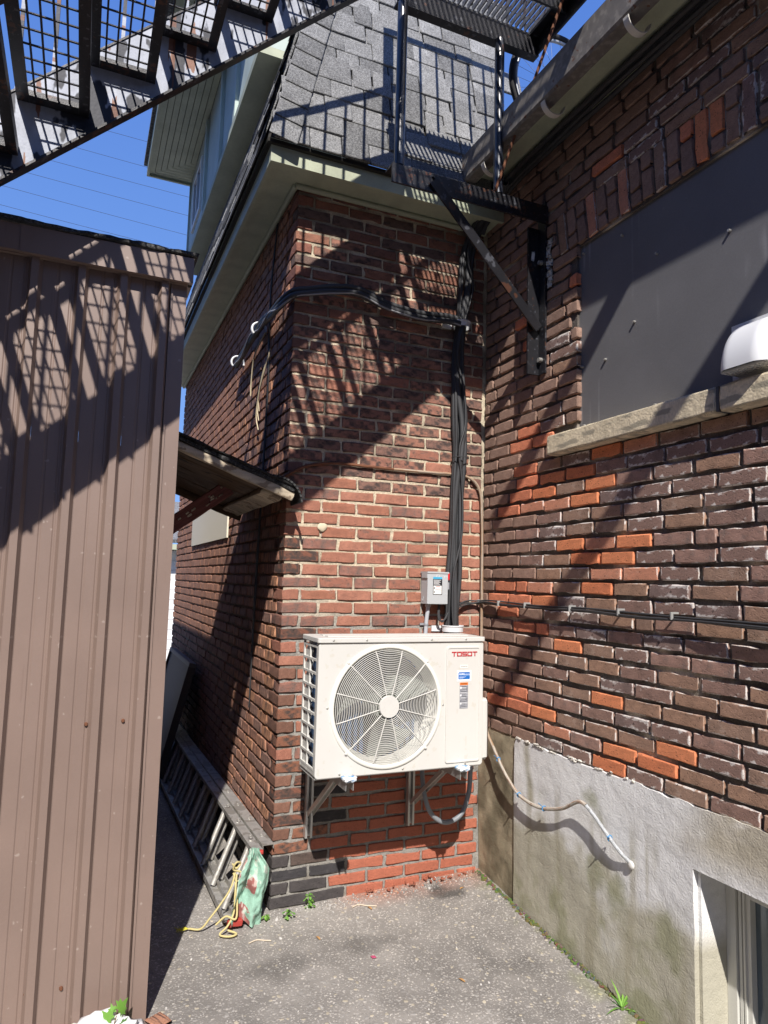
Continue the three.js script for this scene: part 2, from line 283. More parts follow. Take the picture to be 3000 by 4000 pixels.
// wall behind the unit, facing the yard
{
  const w = thing('brick_wall', 'brown brick house wall behind the white outdoor unit, its lower right in newer red brick', 'wall');
  part(w, 'mortar', mortarSlab(0.010, 1.42, -0.3, TOPA + 0.2, -0.14, -0.006, [30, 110, 1], (x, y) => { const n = fbm(x * 9, y * 9, 33); const cream = lin(226, 212, 184), grey = lin(172, 170, 162), dark = lin(118, 106, 92); let c = mix3(grey, cream, ss(1.3, 1.75, y + 0.4 * (n - 0.5))); if (y < 0.75) c = mix3(lin(140, 138, 132), lin(176, 172, 164), n); c = mix3(c, dark, 0.7 * ss(0.58, 0.7, fbm(x * 5, y * 5, 37) + (y > 2.2 ? 0.1 : -0.03))); return c.map((k) => k * 1.06); }), mortarMat);
  const bricks = [];
  for (let i = 0; i + 1 < H0.length; i++) {
    const y0 = H0[i], h = H0[i + 1] - y0; if (y0 + h * 0.5 > TOPA) break;
    const yc = y0 + h / 2, low = yc < 0.73, long = i % 2 === 0, J = 0.0088;
    // corner brick: its long side alternates between the two walls
    const cl = long ? 0.2065 : 0.104, cd = long ? 0.104 : 0.2065;
    const cset = yc < 0.27 ? 'black' : yc < 0.73 ? 'corner' : yc < 2.15 ? (rnd() < 0.75 ? 'old' : 'corner') : yc < 3.1 ? 'sooty' : 'upper';
    bricks.push({ x: (cl - J) / 2, y: yc, z: -cd / 2 + 0.005, L: cl - J, H: h - J, D: cd - J, set: cset, keep: true });
    let x = cl;
    if (low) {
      const step = [0.425, 0.32, 0.43, 0.32, 0.21, 0.32][i % 6];
      while (x < step - 0.03) { const L = Math.min(0.2085, step - x); bricks.push({ x: x + (L - J) / 2, y: yc, z: -0.045, L: L - J, H: h - J, set: yc < 0.3 || x > 0.15 ? 'black' : 'corner' }); x += L; }
      const f = 0.2205;
      while (x < 1.215) { const L = Math.min(f, 1.218 - x); if (L > 0.03) bricks.push({ x: x + (L - J) / 2, y: yc, z: -0.0455, L: L - J - 0.001, H: h - J, set: 'fresh' }); x += f; }
    } else {
      while (x < 1.215) { const f = 0.2065 + rr(-0.006, 0.006), L = Math.min(f, 1.218 - x); const r = rnd();
        const set = yc < 2.15 ? 'old' : yc < 3.15 ? (r < 0.9 ? 'sooty' : 'old') : (r < 0.7 ? 'upper' : 'sooty');
        if (L > 0.03) bricks.push({ x: x + (L - J) / 2, y: yc + rr(-0.0015, 0.0015), z: -0.045, L: L - J, H: h - J, set }); x += f; }
    }
  }
  for (const b of bricks) b.hide = b.x > 0.3 && b.x < 1.0 && b.y > 0.98 && b.y < 1.30;
  lay(w, bricks, 'z');
  // lump of old plaster and a chipped spot
  const d = new THREE.IcosahedronGeometry(0.022, 2), p = d.attributes.position;
  for (let i = 0; i < p.count; i++) { const k = 0.6 + 0.9 * fbm(p.getX(i) * 60 + 5, p.getY(i) * 60 + p.getZ(i) * 30, 4); p.setXYZ(i, p.getX(i) * k * 1.2, p.getY(i) * k, p.getZ(i) * k * 0.45); }
  smoothN(d); d.translate(0.213, 1.949, 0.004); part(w, 'plaster_lump', d, M(0xcfc3a8, 0.95));
  const fl = [];
  for (let k = 0; k < 26; k++) { const q = roughBox(rr(0.008, 0.03), rr(0.006, 0.014), 0.008, k, { r: 0.002, e: 0.003 }); q.rotateY(rr(0, 3)); q.translate(rr(0.5, 1.2), 0.02 + rr(0, 0.02), rr(0.01, 0.07)); q.translate(0, groundY(0.8, 0.04) - 0.012, 0); fl.push(q); }
  const deb = part(w, 'brick_crumbs', merge(fl), brickSets.fresh[0]); deb.userData.kind = 'stuff';
}

// side wall running back from the corner
{
  const w = thing('brick_wall', 'long side wall of dark streaked brick running back behind the brown shed', 'wall');
  part(w, 'mortar', mortarSlab(0.011, 0.14, -0.3, TOPA, -4.55, -0.012, [1, 90, 60], (x, y, z) => { const n = fbm(z * 7, y * 7, 43); return mix3(lin(104, 92, 80), lin(176, 160, 136), n).map((k) => k * 1.1); }), mortarMat);
  const bricks = [];
  for (let i = 0; i + 1 < H0.length; i++) {
    const y0 = H0[i], h = H0[i + 1] - y0; if (y0 + h * 0.5 > TOPA) break;
    let z = i % 2 === 0 ? -0.104 : -0.2065;
    while (z > -4.54) { const f = 0.2065 + rr(-0.005, 0.005), L = Math.min(f, z + 4.55); if (L > 0.03) bricks.push({ x: 0.045, y: y0 + h / 2 + rr(-0.001, 0.001), z: z - L / 2, L: L - 0.008, H: h - 0.0085, set: y0 < 0.2 ? 'black' : 'side' }); z -= f; }
  }
  lay(w, bricks, 'x');
}

// right wall with the boarded window
const XB = 1.22, HB = [0.845];
while (HB[HB.length - 1] < 4.06) HB.push(HB[HB.length - 1] + 0.0706);
const WIN = { z0: 0.87, z1: 2.75, y0: 2.43, y1: 3.375 };
{
  const w = thing('brick_wall', 'right brick wall of weathered brown bricks patched with orange ones around the boarded window', 'wall');
  const mc = (x, y, z) => { const n = fbm(z * 8, y * 8, 53); let c = mix3(lin(70, 66, 63), lin(118, 110, 102), n); c = mix3(c, lin(220, 208, 188), 0.85 * ss(0.6, 0.72, fbm(z * 6, y * 6, 57))); return c.map((k) => k * 1.2); };
  part(w, 'mortar', merge([mortarSlab(XB + 0.013, XB + 0.2, 0.80, WIN.y0, 0, 4.4, [1, 50, 60], mc), mortarSlab(XB + 0.013, XB + 0.2, WIN.y1, 4.06, 0, 4.4, [1, 30, 60], mc), mortarSlab(XB + 0.013, XB + 0.2, WIN.y0, WIN.y1, 0, WIN.z0 - 0.012, [1, 30, 24], mc), mortarSlab(XB + 0.013, XB + 0.2, WIN.y0, WIN.y1, WIN.z1, 4.4, [1, 30, 24], mc)]), mortarMat);
  const bricks = [], J = 0.012;
  // orange replacement patches (z range, course range), as in the photograph
  const orange = (z, y) => (z > 0.55 && z < 1.02 && y > 2.03 && y < 2.28 && rnd() < 0.9) || (z > 0.28 && z < 0.6 && y > 2.1 && y < 2.62 && rnd() < 0.7) || (z > 0.88 && z < 1.32 && y > 1.68 && y < 1.92) || (z > 0.24 && z < 0.62 && y > 1.36 && y < 1.68 && rnd() < 0.5) || (z > 0.15 && z < 1.25 && y > 0.9 && y < 2.3 && rnd() < 0.1) || (z > 0.35 && z < 0.8 && y > 0.95 && y < 1.15 && rnd() < 0.6) || (z > 0.3 && z < 0.6 && y > 2.6 && y < 3.3 && rnd() < 0.3) || (z > 0.7 && z < 1.05 && y > 1.9 && y < 2.06 && rnd() < 0.5) || rnd() < 0.02;
  for (let i = 0; i + 1 < HB.length; i++) {
    const y0 = HB[i], h = 0.0706, yc = y0 + h / 2;
    let z = 0.004, first = true;
    while (z < 2.72) {
      let L = first ? [0.1, 0.16, 0.06, 0.13][i % 4] : (rnd() < 0.08 ? 0.11 : 0.216 + rr(-0.006, 0.006)); first = false;
      let a = z, b = z + L; z = b;
      const inOpen = yc > WIN.y0 - 0.02 && yc < WIN.y1 + 0.01;
      const inSill = yc > 2.32 && yc < 2.44 && b > 0.69;
      const arch = yc > WIN.y1 && yc < WIN.y1 + 0.235 && b > 0.75;
      if (inSill) { if (a < 0.66) b = 0.69; else continue; }
      if (inOpen && b > WIN.z0 - 0.03) { if (a < WIN.z0 - 0.05) b = WIN.z0 + 0.012; else continue; }
      if (arch) { if (a < 0.70) b = 0.75 - (yc - WIN.y1) * 0.3; else continue; }
      const l = b - a; if (l < 0.04) continue;
      const o = orange((a + b) / 2, yc);
      bricks.push({ x: XB + 0.045, y: yc + rr(-0.002, 0.002), z: (a + b) / 2, L: l - J, H: h - J, set: o ? 'orange' : 'brown', out: rr(-0.002, 0.003) });
    }
  }
  // soldier arch of bricks on end, leaning outwards
  let k = 0;
  for (let z = 0.74; z < 2.7; z += 0.073, k++) {
    const lean = clamp((1.75 - z) * 0.14, -0.16, 0.16), cut = k % 3;
    const zz = (y) => z + 0.03 + (y - WIN.y1) * -lean;
    const put = (ya, yb, set) => bricks.push({ x: XB + 0.045, y: WIN.y1 + (ya + yb) / 2, z: zz(WIN.y1 + (ya + yb) / 2), L: yb - ya - 0.010, H: 0.064, set, tilt: Math.PI / 2 + lean, keep: true });
    const s = () => (rnd() < 0.14 ? 'orange' : 'brown');
    if (cut === 0) put(0.004, 0.235, s()); else if (cut === 1) { put(0.004, 0.085, s()); put(0.085, 0.235, s()); } else { put(0.004, 0.15, s()); put(0.15, 0.235, s()); }
  }
  lay(w, bricks, 'x');
}

// ---------- foundation of the right wall ----------
{
  const f = thing('foundation', 'cement parged foundation below the right brick wall, grey and mossy with a peeling top edge', 'foundation');
  const stain = (x, y, z) => {
    const n = fbm(z * 3.2, y * 3.2, 71, 5), n2 = fbm(z * 14, y * 14, 72, 4), up = 0.5 + 0.45 * (n - 0.5) * 2;
    let c = mix3(lin(186, 182, 164), lin(234, 234, 232), ss(0.38, 0.58, y * 1.1 + 0.9 * (n - 0.5) + 0.16 * ss(0.7, 1.3, z)));
    c = mix3(c, mix3(lin(176, 168, 148), lin(206, 198, 180), n2), ss(1.35, 1.7, z + 0.5 * (n - 0.5)) * ss(0.6, 0.75, y));
    c = mix3(c, lin(140, 142, 104), 0.6 * ss(0.48, 0.68, fbm(z * 7, y * 7, 79, 5) + 0.34 * (0.2 - y) + 0.15 * (n - 0.5)));
    const run = fbm(z * 16, y * 0.9, 74, 3); c = mix3(c, lin(164, 158, 134), 0.55 * ss(0.56, 0.68, run) * ss(0.75, 0.55, y));
    const dr = Math.abs(z - 0.50 + 0.03 * Math.sin(y * 9)); if (y > 0.55) c = mix3(c, lin(158, 152, 124), 0.7 * ss(0.05, 0.01, dr + 0.02 * n2));
    c = mix3(c, lin(235, 233, 228), 0.8 * ss(0.60, 0.68, fbm(z * 9, y * 9, 75, 4)) * ss(0.78, 0.84, y));
    return c;
  };
  const old = (x, y, z) => { const n = fbm(z * 9, y * 7, 76, 5); return mix3(lin(120, 112, 90), lin(172, 160, 134), ss(0.3, 0.7, n)); };
  const slab = (x0, x1, y0, y1, z0, z1, ny, nz, fn, bumpy, topWave) => {
    const g = new THREE.BoxGeometry(x1 - x0, y1 - y0, z1 - z0, 1, ny, nz); g.translate((x0 + x1) / 2, (y0 + y1) / 2, (z0 + z1) / 2);
    const p = g.attributes.position, flat = []; for (let i = 0; i < p.count; i++) flat.push(g.attributes.normal.getX(i));
    for (let i = 0; i < p.count; i++) { const x = p.getX(i), y = p.getY(i), z = p.getZ(i); let X = x, Y = y; if (x < x0 + 1e-4) X = x - bumpy * (fbm(z * 5, y * 5, 77, 4) - 0.5) * 2 - (y > y1 - 0.02 ? -0.006 : 0); if (y > y1 - 1e-4 && topWave) Y = y + topWave * (fbm(z * 12, 3, 78, 4) - 0.55) * 2; p.setXYZ(i, X, Y, z); }
    smoothN(g);
    const nr = g.attributes.normal, X = (y, z) => -bumpy * (fbm(z * 5, y * 5, 77, 4) - 0.5) * 2, e = 0.004;
    for (let i = 0; i < p.count; i++) if (flat[i] < -0.5) { const y = p.getY(i), z = p.getZ(i), v = V(-1, (X(y + e, z) - X(y - e, z)) / (2 * e), (X(y, z + e) - X(y, z - e)) / (2 * e)).normalize(); nr.setXYZ(i, v.x, v.y, v.z); }
    uvMetres(g, 3); return colorize(g, fn);
  };
  const pm = M(0xffffff, 0.93, { vertexColors: true, bumpMap: bumpRough, bumpScale: 0.0032, map: tex(256, 256, (u, v) => { const t = 244 + 20 * (tfbm(u, v, 16, 16, 630, 4) - 0.5) + 16 * (h3(u * 256, v * 256, 9) - 0.5); return [t, t, t]; }) });
  part(f, 'old_render', slab(XB - 0.004, XB + 0.2, -0.3, 0.862, 0, 0.385, 60, 26, old, 0.012, 0.012), pm, 'older brown render in the inner corner');
  part(f, 'render_coat', slab(XB - 0.013, XB + 0.2, -0.3, 0.852, 0.37, 1.553, 70, 80, stain, 0.005, 0.012), pm);
  part(f, 'window_head', slab(XB - 0.013, XB + 0.24, 0.622, 0.852, 1.5535, 4.4, 16, 70, stain, 0.005, 0.012), pm);
  part(f, 'window_jamb', slab(XB + 0.01, XB + 0.24, -0.3, 0.6215, 1.5535, 1.568, 40, 3, stain, 0.003, 0), pm);
  // crumbs of old paint along the top edge
  const l = [];
  for (let k = 0; k < 22; k++) { const z = rr(0.39, 1.25), q = roughBox(rr(0.01, 0.06), rr(0.005, 0.012), 0.008, k, { r: 0.003, e: 0.004, amp: 0.003 }); q.rotateY(-Math.PI / 2); q.translate(XB - 0.007, 0.856 + rr(-0.008, 0.004), z); l.push(q); }
  const pk = part(f, 'paint_flakes', merge(l), M(0xe2ddd2, 0.9)); pk.userData.kind = 'stuff';
  // basement window
  const b = thing('basement_window', 'white framed basement window low in the parged foundation', 'window');
  const wm = M(0xcbcbc4, 0.5, { bumpMap: bumpGrain, bumpScale: 0.0005 });
  const X = XB + 0.135;
  part(b, 'frame', merge([bx(X, X + 0.08, -0.25, 0.6, 1.569, 1.61), bx(X, X + 0.08, 0.575, 0.615, 1.6105, 2.6), bx(X, X + 0.08, -0.25, 0.574, 2.56, 2.6)]), wm);
  part(b, 'sash', merge([bx(X + 0.018, X + 0.07, -0.25, 0.570, 1.6115, 1.66), bx(X + 0.018, X + 0.07, 0.53, 0.5735, 1.6605, 2.555), bx(X + 0.010, X + 0.0175, -0.25, 0.56, 1.615, 1.627), bx(X + 0.010, X + 0.0175, -0.25, 0.56, 1.633, 1.641)]), wm);
  part(b, 'pane', bx(X + 0.045, X + 0.049, -0.25, 0.53, 1.6605, 2.555), P(0x9fb0bb, 0.05, { transmission: 0.7, thickness: 0 }));
  part(b, 'room', merge([bx(X + 1.6, X + 1.65, -1.2, 0.9, 1.2, 3.0), bx(X + 0.081, X + 1.6, 0.9, 0.95, 1.2, 3.0), bx(X + 0.081, X + 1.6, -1.25, -1.2, 1.2, 3.0), bx(X + 0.081, X + 1.6, -1.2, 0.9, 1.15, 1.2), bx(X + 0.081, X + 1.6, -1.2, 0.9, 3.0, 3.05)]), M(0xa39c92, 0.9));
}
// stone sill
const stoneTex = tex(512, 256, (u, v) => { const n = tfbm(u, v, 10, 5, 820, 5), f = tfbm(u, v, 90, 45, 822, 2), s = tfbm(u, v, 5, 16, 824, 4); let c = [222, 208, 178].map((k) => k * (0.84 + 0.26 * n + 0.16 * (f - 0.5))); c = mix3(c, [120, 116, 104], 0.55 * ss(0.56, 0.72, s)); return c; });
{
  const sm1 = M(0xffffff, 0.92, { map: stoneTex, bumpMap: bumpRough, bumpScale: 0.003 });
  const sill = thing('window_sill', 'rough cream stone sill under the dark boarded window', 'window sill');
  const mk = (z0, z1, s) => { const g = roughBox(z1 - z0, 0.102, 0.125, s, { nx: 22, ny: 5, nz: 3, amp: 0.0009, r: 0.005, e: 0.012 }); g.rotateY(-Math.PI / 2); g.translate(XB - 0.055 + 0.0625, 2.377, (z0 + z1) / 2); return uvMetres(g, 2.2); };
  part(sill, 'stone', mk(0.695, 1.735, 3), sm1); part(sill, 'stone', mk(1.747, 2.74, 8), sm1);
  part(sill, 'sealant', bx(XB - 0.052, XB + 0.06, 2.33, 2.424, 1.7345, 1.7475), M(0x4a4c50, 0.8));
}
// board in the window opening
{
  const b = thing('window_board', 'charcoal board screwed over the window in the right brick wall', 'board');
  const cm = tex(512, 512, (u, v, i, j) => { const n = tfbm(u, v, 6, 6, 840, 5), f = h3(i, j, 841); let t = 108 + 12 * (n - 0.5) + 7 * (f - 0.5); if (tfbm(u, v, 60, 90, 845, 3) > 0.86) t += 8; const st = tvn(u * 60, v * 3, 60, 3, 847) * tfbm(u, v, 8, 4, 849, 3); t += 22 * ss(0.42, 0.62, st); return [t, t, t * 1.02]; });
  part(b, 'panel', uvMetres(bx(XB + 0.026, XB + 0.045, WIN.y0 - 0.004, WIN.y1 + 0.02, WIN.z0 - 0.02, WIN.z1), 0.8), M(0xffffff, 0.62, { map: cm, bumpMap: bumpGrain, bumpScale: 0.0004 }));
  for (const [y, z] of [[3.33, 0.90], [3.30, 1.17], [2.86, 1.24], [2.75, 0.885], [3.12, 1.38], [2.45, 0.9], [2.443, 1.26], [3.05, 1.75], [2.45, 1.36], [2.74, 1.05]]) { const g = new THREE.CylinderGeometry(0.0055, 0.0065, 0.012, 8); g.rotateZ(Math.PI / 2); g.translate(XB + 0.020, y, z); part(b, 'screw', g, screwMat); }
}
// dryer vent hood on the board
{
  const v = thing('vent_hood', 'white plastic vent hood with a grid underneath, on the charcoal board', 'vent');
  const wm = M(0xd6d8d8, 0.42), cx = XB + 0.026, z0 = 1.775, z1 = 1.965, yb = 2.462, n = 14;
  // quarter-round hood: profile swept along z with rounded shoulders
  const pos = [], ind = [], K = 12, prof = []; for (let i = 0; i <= n; i++) { const a = i / n * Math.PI / 2; prof.push([Math.cos(a), Math.sin(a)]); }
  for (let k = 0; k <= K; k++) { const t = k / K, sN = Math.sin(clamp(Math.min(t, 1 - t) * 5, 0, 1) * Math.PI / 2), s = 0.78 + 0.22 * sN; for (const [c, h] of prof) pos.push(cx - 0.125 * c * s, yb + 0.185 * h * (0.86 + 0.14 * sN), mix(z0, z1, t)); }
  for (let k = 0; k < K; k++) for (let i = 0; i < n; i++) { const a = k * (n + 1) + i, b = a + 1, c = a + n + 1, d = c + 1; ind.push(a, b, c, b, d, c); }
  const base = pos.length / 3;
  for (const k of [0, K]) { const s = base + (k ? n + 2 : 0); for (const [c, h] of prof) pos.push(cx - 0.125 * c * 0.78, yb + 0.185 * h * 0.86, k ? z1 : z0); pos.push(cx, yb, k ? z1 : z0); for (let i = 0; i < n; i++) ind.push(s + i, s + i + 1, s + n + 1); }
  const g = new THREE.BufferGeometry(); g.setAttribute('position', new THREE.Float32BufferAttribute(pos, 3)); g.setAttribute('uv', new THREE.Float32BufferAttribute(new Array(pos.length / 3 * 2).fill(0), 2)); g.setIndex(ind); g.computeVertexNormals();
  part(v, 'hood', g, new THREE.MeshStandardMaterial({ color: 0xdadcde, roughness: 0.4, side: THREE.DoubleSide }));
  part(v, 'flange', merge([bx(cx - 0.012, cx - 0.001, yb - 0.012, yb + 0.20, z0 - 0.02, z1 + 0.03), bx(cx - 0.022, cx - 0.0125, yb + 0.0, yb + 0.19, z1 + 0.004, z1 + 0.026)]), wm);
  for (const y of [yb + 0.03, yb + 0.15]) { const q = new THREE.CylinderGeometry(0.009, 0.009, 0.014, 12); q.rotateZ(Math.PI / 2); q.translate(cx - 0.028, y, z1 + 0.015); part(v, 'screw_cap', q, greyPlastic); }
  const gl = []; for (let k = 0; k <= 9; k++) { const z = mix(z0 + 0.006, z1 - 0.006, k / 9); gl.push(bx(cx - 0.098, cx - 0.002, yb - 0.002, yb + 0.006, z - 0.002, z + 0.002)); } for (let k = 0; k <= 5; k++) { const x = cx - 0.012 - 0.085 * k / 5; gl.push(bx(x - 0.002, x + 0.002, yb - 0.003, yb + 0.005, z0 + 0.004, z1 - 0.004)); }
  part(v, 'grid', merge(gl), wm);
}

// ---------- eaves and steep shingled roof over the corner ----------
const greenTrim = M(0xffffff, 0.6, { map: tex(256, 256, (u, v) => { const n = tfbm(u, v, 6, 6, 850, 5), f = tfbm(u, v, 60, 60, 852, 2); return [176, 182, 158].map((k) => k * (0.9 + 0.16 * n + 0.06 * (f - 0.5))); }) });
const shTex = (s, b) => tex(256, 256, (u, v, i, j) => { const f = h3(i, j, s), g = tfbm(u, v, 70, 70, s + 3, 2), n = tfbm(u, v, 5, 5, s + 1, 3); const t = b * (0.86 + 0.24 * n) + 80 * (g - 0.5) + 62 * (f - 0.5); return [t, t * 1.005, t * 1.0]; });
const shMats = [122, 130, 138, 106, 114].map((b, i) => M(0xffffff, 0.95, { map: shTex(900 + i * 10, b), bumpMap: bumpGrain, bumpScale: 0.003 }));
const deckMat = M(0x33312e, 0.95);
const SL = 4, UL = Math.hypot(1, SL), EY = 3.93, EO = 0.232;
const roof = thing('shingled_roof', 'steep grey shingled roof with green fascia over the brick corner', 'roof');
{
  const topS = 1.75, U = V(0, SL / UL, -1 / UL), N = V(0, 1 / UL, SL / UL), Ul = V(1 / UL, SL / UL, 0), Nl = V(-SL / UL, 1 / UL, 0);
  // deck
  const h = topS / UL, yT = EY + topS * SL / UL, mk = (a) => { const g = new THREE.BufferGeometry(); g.setAttribute('position', new THREE.Float32BufferAttribute(a.flat(), 3)); g.setAttribute('uv', new THREE.Float32BufferAttribute(new Array(a.length * 2).fill(0), 2)); g.computeVertexNormals(); return g; };
  const q = (a, b, c, d) => [a, b, c, a, c, d];
  part(roof, 'deck', mk([...q([-EO, EY, EO], [1.3, EY, EO], [1.3, yT, EO - h], [-EO + h, yT, EO - h]), ...q([-EO, EY, -4.6], [-EO, EY, EO], [-EO + h, yT, EO - h], [-EO + h, yT, -4.6]), ...q([-EO + h, yT, -4.6], [-EO + h, yT, EO - h], [1.3, yT, EO - h], [1.3, yT, -4.6])]), deckMat);
  const ex = 0.13, cache = new Map();
  const shingle = (w, th, s) => { const k = Math.round(w * 50) + '_' + th + '_' + s; if (!cache.has(k)) { const g = roughBox(Math.round(w * 50) / 50 - 0.004, 0.19, th, s + 5, { nx: 3, ny: 3, nz: 1, amp: 0.0012, r: 0.0012, e: 0.01 }); const p = g.attributes.position, uv = g.attributes.uv; for (let i = 0; i < p.count; i++) uv.setXY(i, p.getX(i) * 3 + s * 0.3, p.getY(i) * 3); cache.set(k, g); } return cache.get(k); };
  const put = (O, X, Y, Z, w, th, name = 'shingle') => { const m = new THREE.Mesh(shingle(w, th, Math.floor(rnd() * 4)), pick(shMats)); m.name = name; m.castShadow = m.receiveShadow = true; const y2 = Y.clone().addScaledVector(Z, -0.035).normalize(), z2 = new THREE.Vector3().crossVectors(X, y2); m.matrixAutoUpdate = true; m.applyMatrix4(new THREE.Matrix4().makeBasis(X, y2, z2).setPosition(O)); roof.add(m); };
  for (let k = 0; k < 13; k++) {
    const s = k * ex + 0.085;
    for (let x = -EO + (k * ex + 0.02) / UL + 0.03 - rr(0, 0.03); x < 1.28;) { const w = rr(0.12, 0.26); const th = rnd() < 0.45 ? 0.014 : 0.009; put(V(x + w / 2, EY, EO).addScaledVector(U, s).addScaledVector(N, 0.010 + th / 2), V(1, 0, 0), U, N, w, th); x += w; }
    for (let z = EO - (k * ex + 0.02) / UL - 0.03; z > -4.55;) { const w = rr(0.25, 0.4); const th = rnd() < 0.45 ? 0.014 : 0.009; put(V(-EO, EY, z - w / 2).addScaledVector(Ul, s).addScaledVector(Nl, 0.010 + th / 2), V(0, 0, 1), Ul, Nl, w, th); z -= w; }
  }
  // hip caps folded over the corner
  const d = V(1, SL, -1).normalize(), fr = new THREE.Vector3().crossVectors(d, N).normalize(), fl = new THREE.Vector3().crossVectors(Nl, d).normalize();
  for (let k = 0; k < 13; k++) {
    const O = V(-EO, EY, EO).addScaledVector(d, k * 0.135 + 0.09), leaf = (f, n) => { const g = roughBox(0.155, 0.19, 0.006, k + 3, { nx: 3, ny: 3, nz: 1, amp: 0.0012, r: 0.001, e: 0.01 }), p = g.attributes.position, uv = g.attributes.uv; for (let i = 0; i < p.count; i++) uv.setXY(i, p.getX(i) * 3 + k * 0.37, p.getY(i) * 3); const y2 = d.clone().addScaledVector(n, -0.05).normalize(), x2 = f.clone(), z2 = new THREE.Vector3().crossVectors(x2, y2).normalize(); if (z2.dot(n) < 0) z2.negate(); g.applyMatrix4(new THREE.Matrix4().makeBasis(x2, y2, z2)); g.translate(...O.clone().addScaledVector(f, 0.074).addScaledVector(n, 0.032).toArray()); return g; };
    const g = merge([leaf(fr, N), leaf(fl, Nl)]); part(roof, 'hip_cap', g, pick(shMats));
  }
  // drip edge, fascia, soffit, moulding
  part(roof, 'drip_edge', merge([bx(-EO, 0.915, EY - 0.022, EY - 0.002, 0.2075, EO), bx(-EO, -0.208, EY - 0.022, EY - 0.002, -4.6, 0.207)]), M(0x26241f, 0.9));
  const F = 0.207;
  part(roof, 'fascia', merge([bx(-F, 1.215, 3.822, EY - 0.0225, F - 0.022, F, 2)]), greenTrim);
  part(roof, 'fascia', bx(-F - 0.0005, -F + 0.022, 3.822, EY - 0.0225, -4.6, F - 0.0225, 2), greenTrim);
  part(roof, 'soffit', merge([bx(-F + 0.022, 1.218, 3.846, 3.862, 0.001, F - 0.022, 2), bx(-F + 0.0225, -0.001, 3.846, 3.862, -4.6, 0.0005, 2)]), greenTrim);
  part(roof, 'soffit_seam', merge([bx(-F + 0.022, -F + 0.05, 3.834, 3.8455, -4.6, F - 0.05, 2), bx(-F + 0.022, 1.2, 3.834, 3.8455, F - 0.05, F - 0.0225, 2)]), greenTrim);
  const mo = (a, b) => merge([rod(a, b, 0.016, 10)]);
  part(roof, 'moulding', merge([mo(V(-0.018, 3.832, 0.018), V(1.2, 3.832, 0.018)), mo(V(-0.018, 3.832, 0.02), V(-0.018, 3.832, -4.55))]), greenTrim);
}
// eave of the right wall with its gutter
{
  const e = thing('eave', 'green painted eave with a dark gutter above the right brick wall', 'eave');
  part(e, 'soffit', bx(1.003, XB + 0.02, 4.048, 4.064, 0.02, 4.4, 2), greenTrim);
  part(e, 'fascia', bx(0.99, 1.0025, 4.0, 4.16, 0.215, 4.4, 2), greenTrim);
  part(e, 'moulding', merge([rod(V(XB - 0.012, 4.03, 0.02), V(XB - 0.012, 4.03, 4.4), 0.018, 10), bx(XB - 0.03, XB - 0.001, 4.036, 4.0475, 0.02, 4.4)]), greenTrim);
  const gm = M(0xffffff, 0.5, { map: scuff([116, 112, 108], [138, 134, 128], 0.34, 0.2) });
  const pr = [[0, 0.16], [0.0, 0.012], [0.010, 0.0], [0.07, 0], [0.07, 0.16], [0.066, 0.16], [0.066, 0.004], [0.012, 0.004], [0.005, 0.014], [0.005, 0.15], [0.012, 0.15], [0.012, 0.16]];
  const g = extrude(pr.map(([x, y]) => [x, y]), 4.2); g.translate(0.919, 3.988, 0.215); uvMetres(g, 2);
  part(e, 'gutter', g, gm);
  const capE = extrude([[0, 0.16], [0, 0.06], [0.018, 0], [0.07, 0], [0.07, 0.16]], 0.003); capE.translate(0.919, 3.988, 0.2118); part(e, 'gutter_end', capE, gm);
  const rf = bx(0, 2.2, 0, 0.03, 0.24, 4.4); rf.rotateZ(0.42); rf.translate(0.96, 4.16, 0); part(e, 'roof_slope', uvMetres(rf, 3), shMats[1]);
  for (const z of [0.44, 0.99, 1.549]) {
    const c = []; for (let k = 0; k <= 16; k++) { const a = Math.PI * (1.02 + 0.96 * k / 16); c.push([0.982 + 0.062 * Math.cos(a), 4.0 + 0.062 * Math.sin(a)]); }
    const inner = c.map(([x, y]) => [0.982 + (x - 0.982) * 0.93, 4.0 + (y - 4.0) * 0.93]).reverse(), q = extrude([...c, ...inner], 0.03); q.translate(0, -0.01, z - 0.015); part(e, 'strap', q, M(0xd8d5cc, 0.5));
  }
}
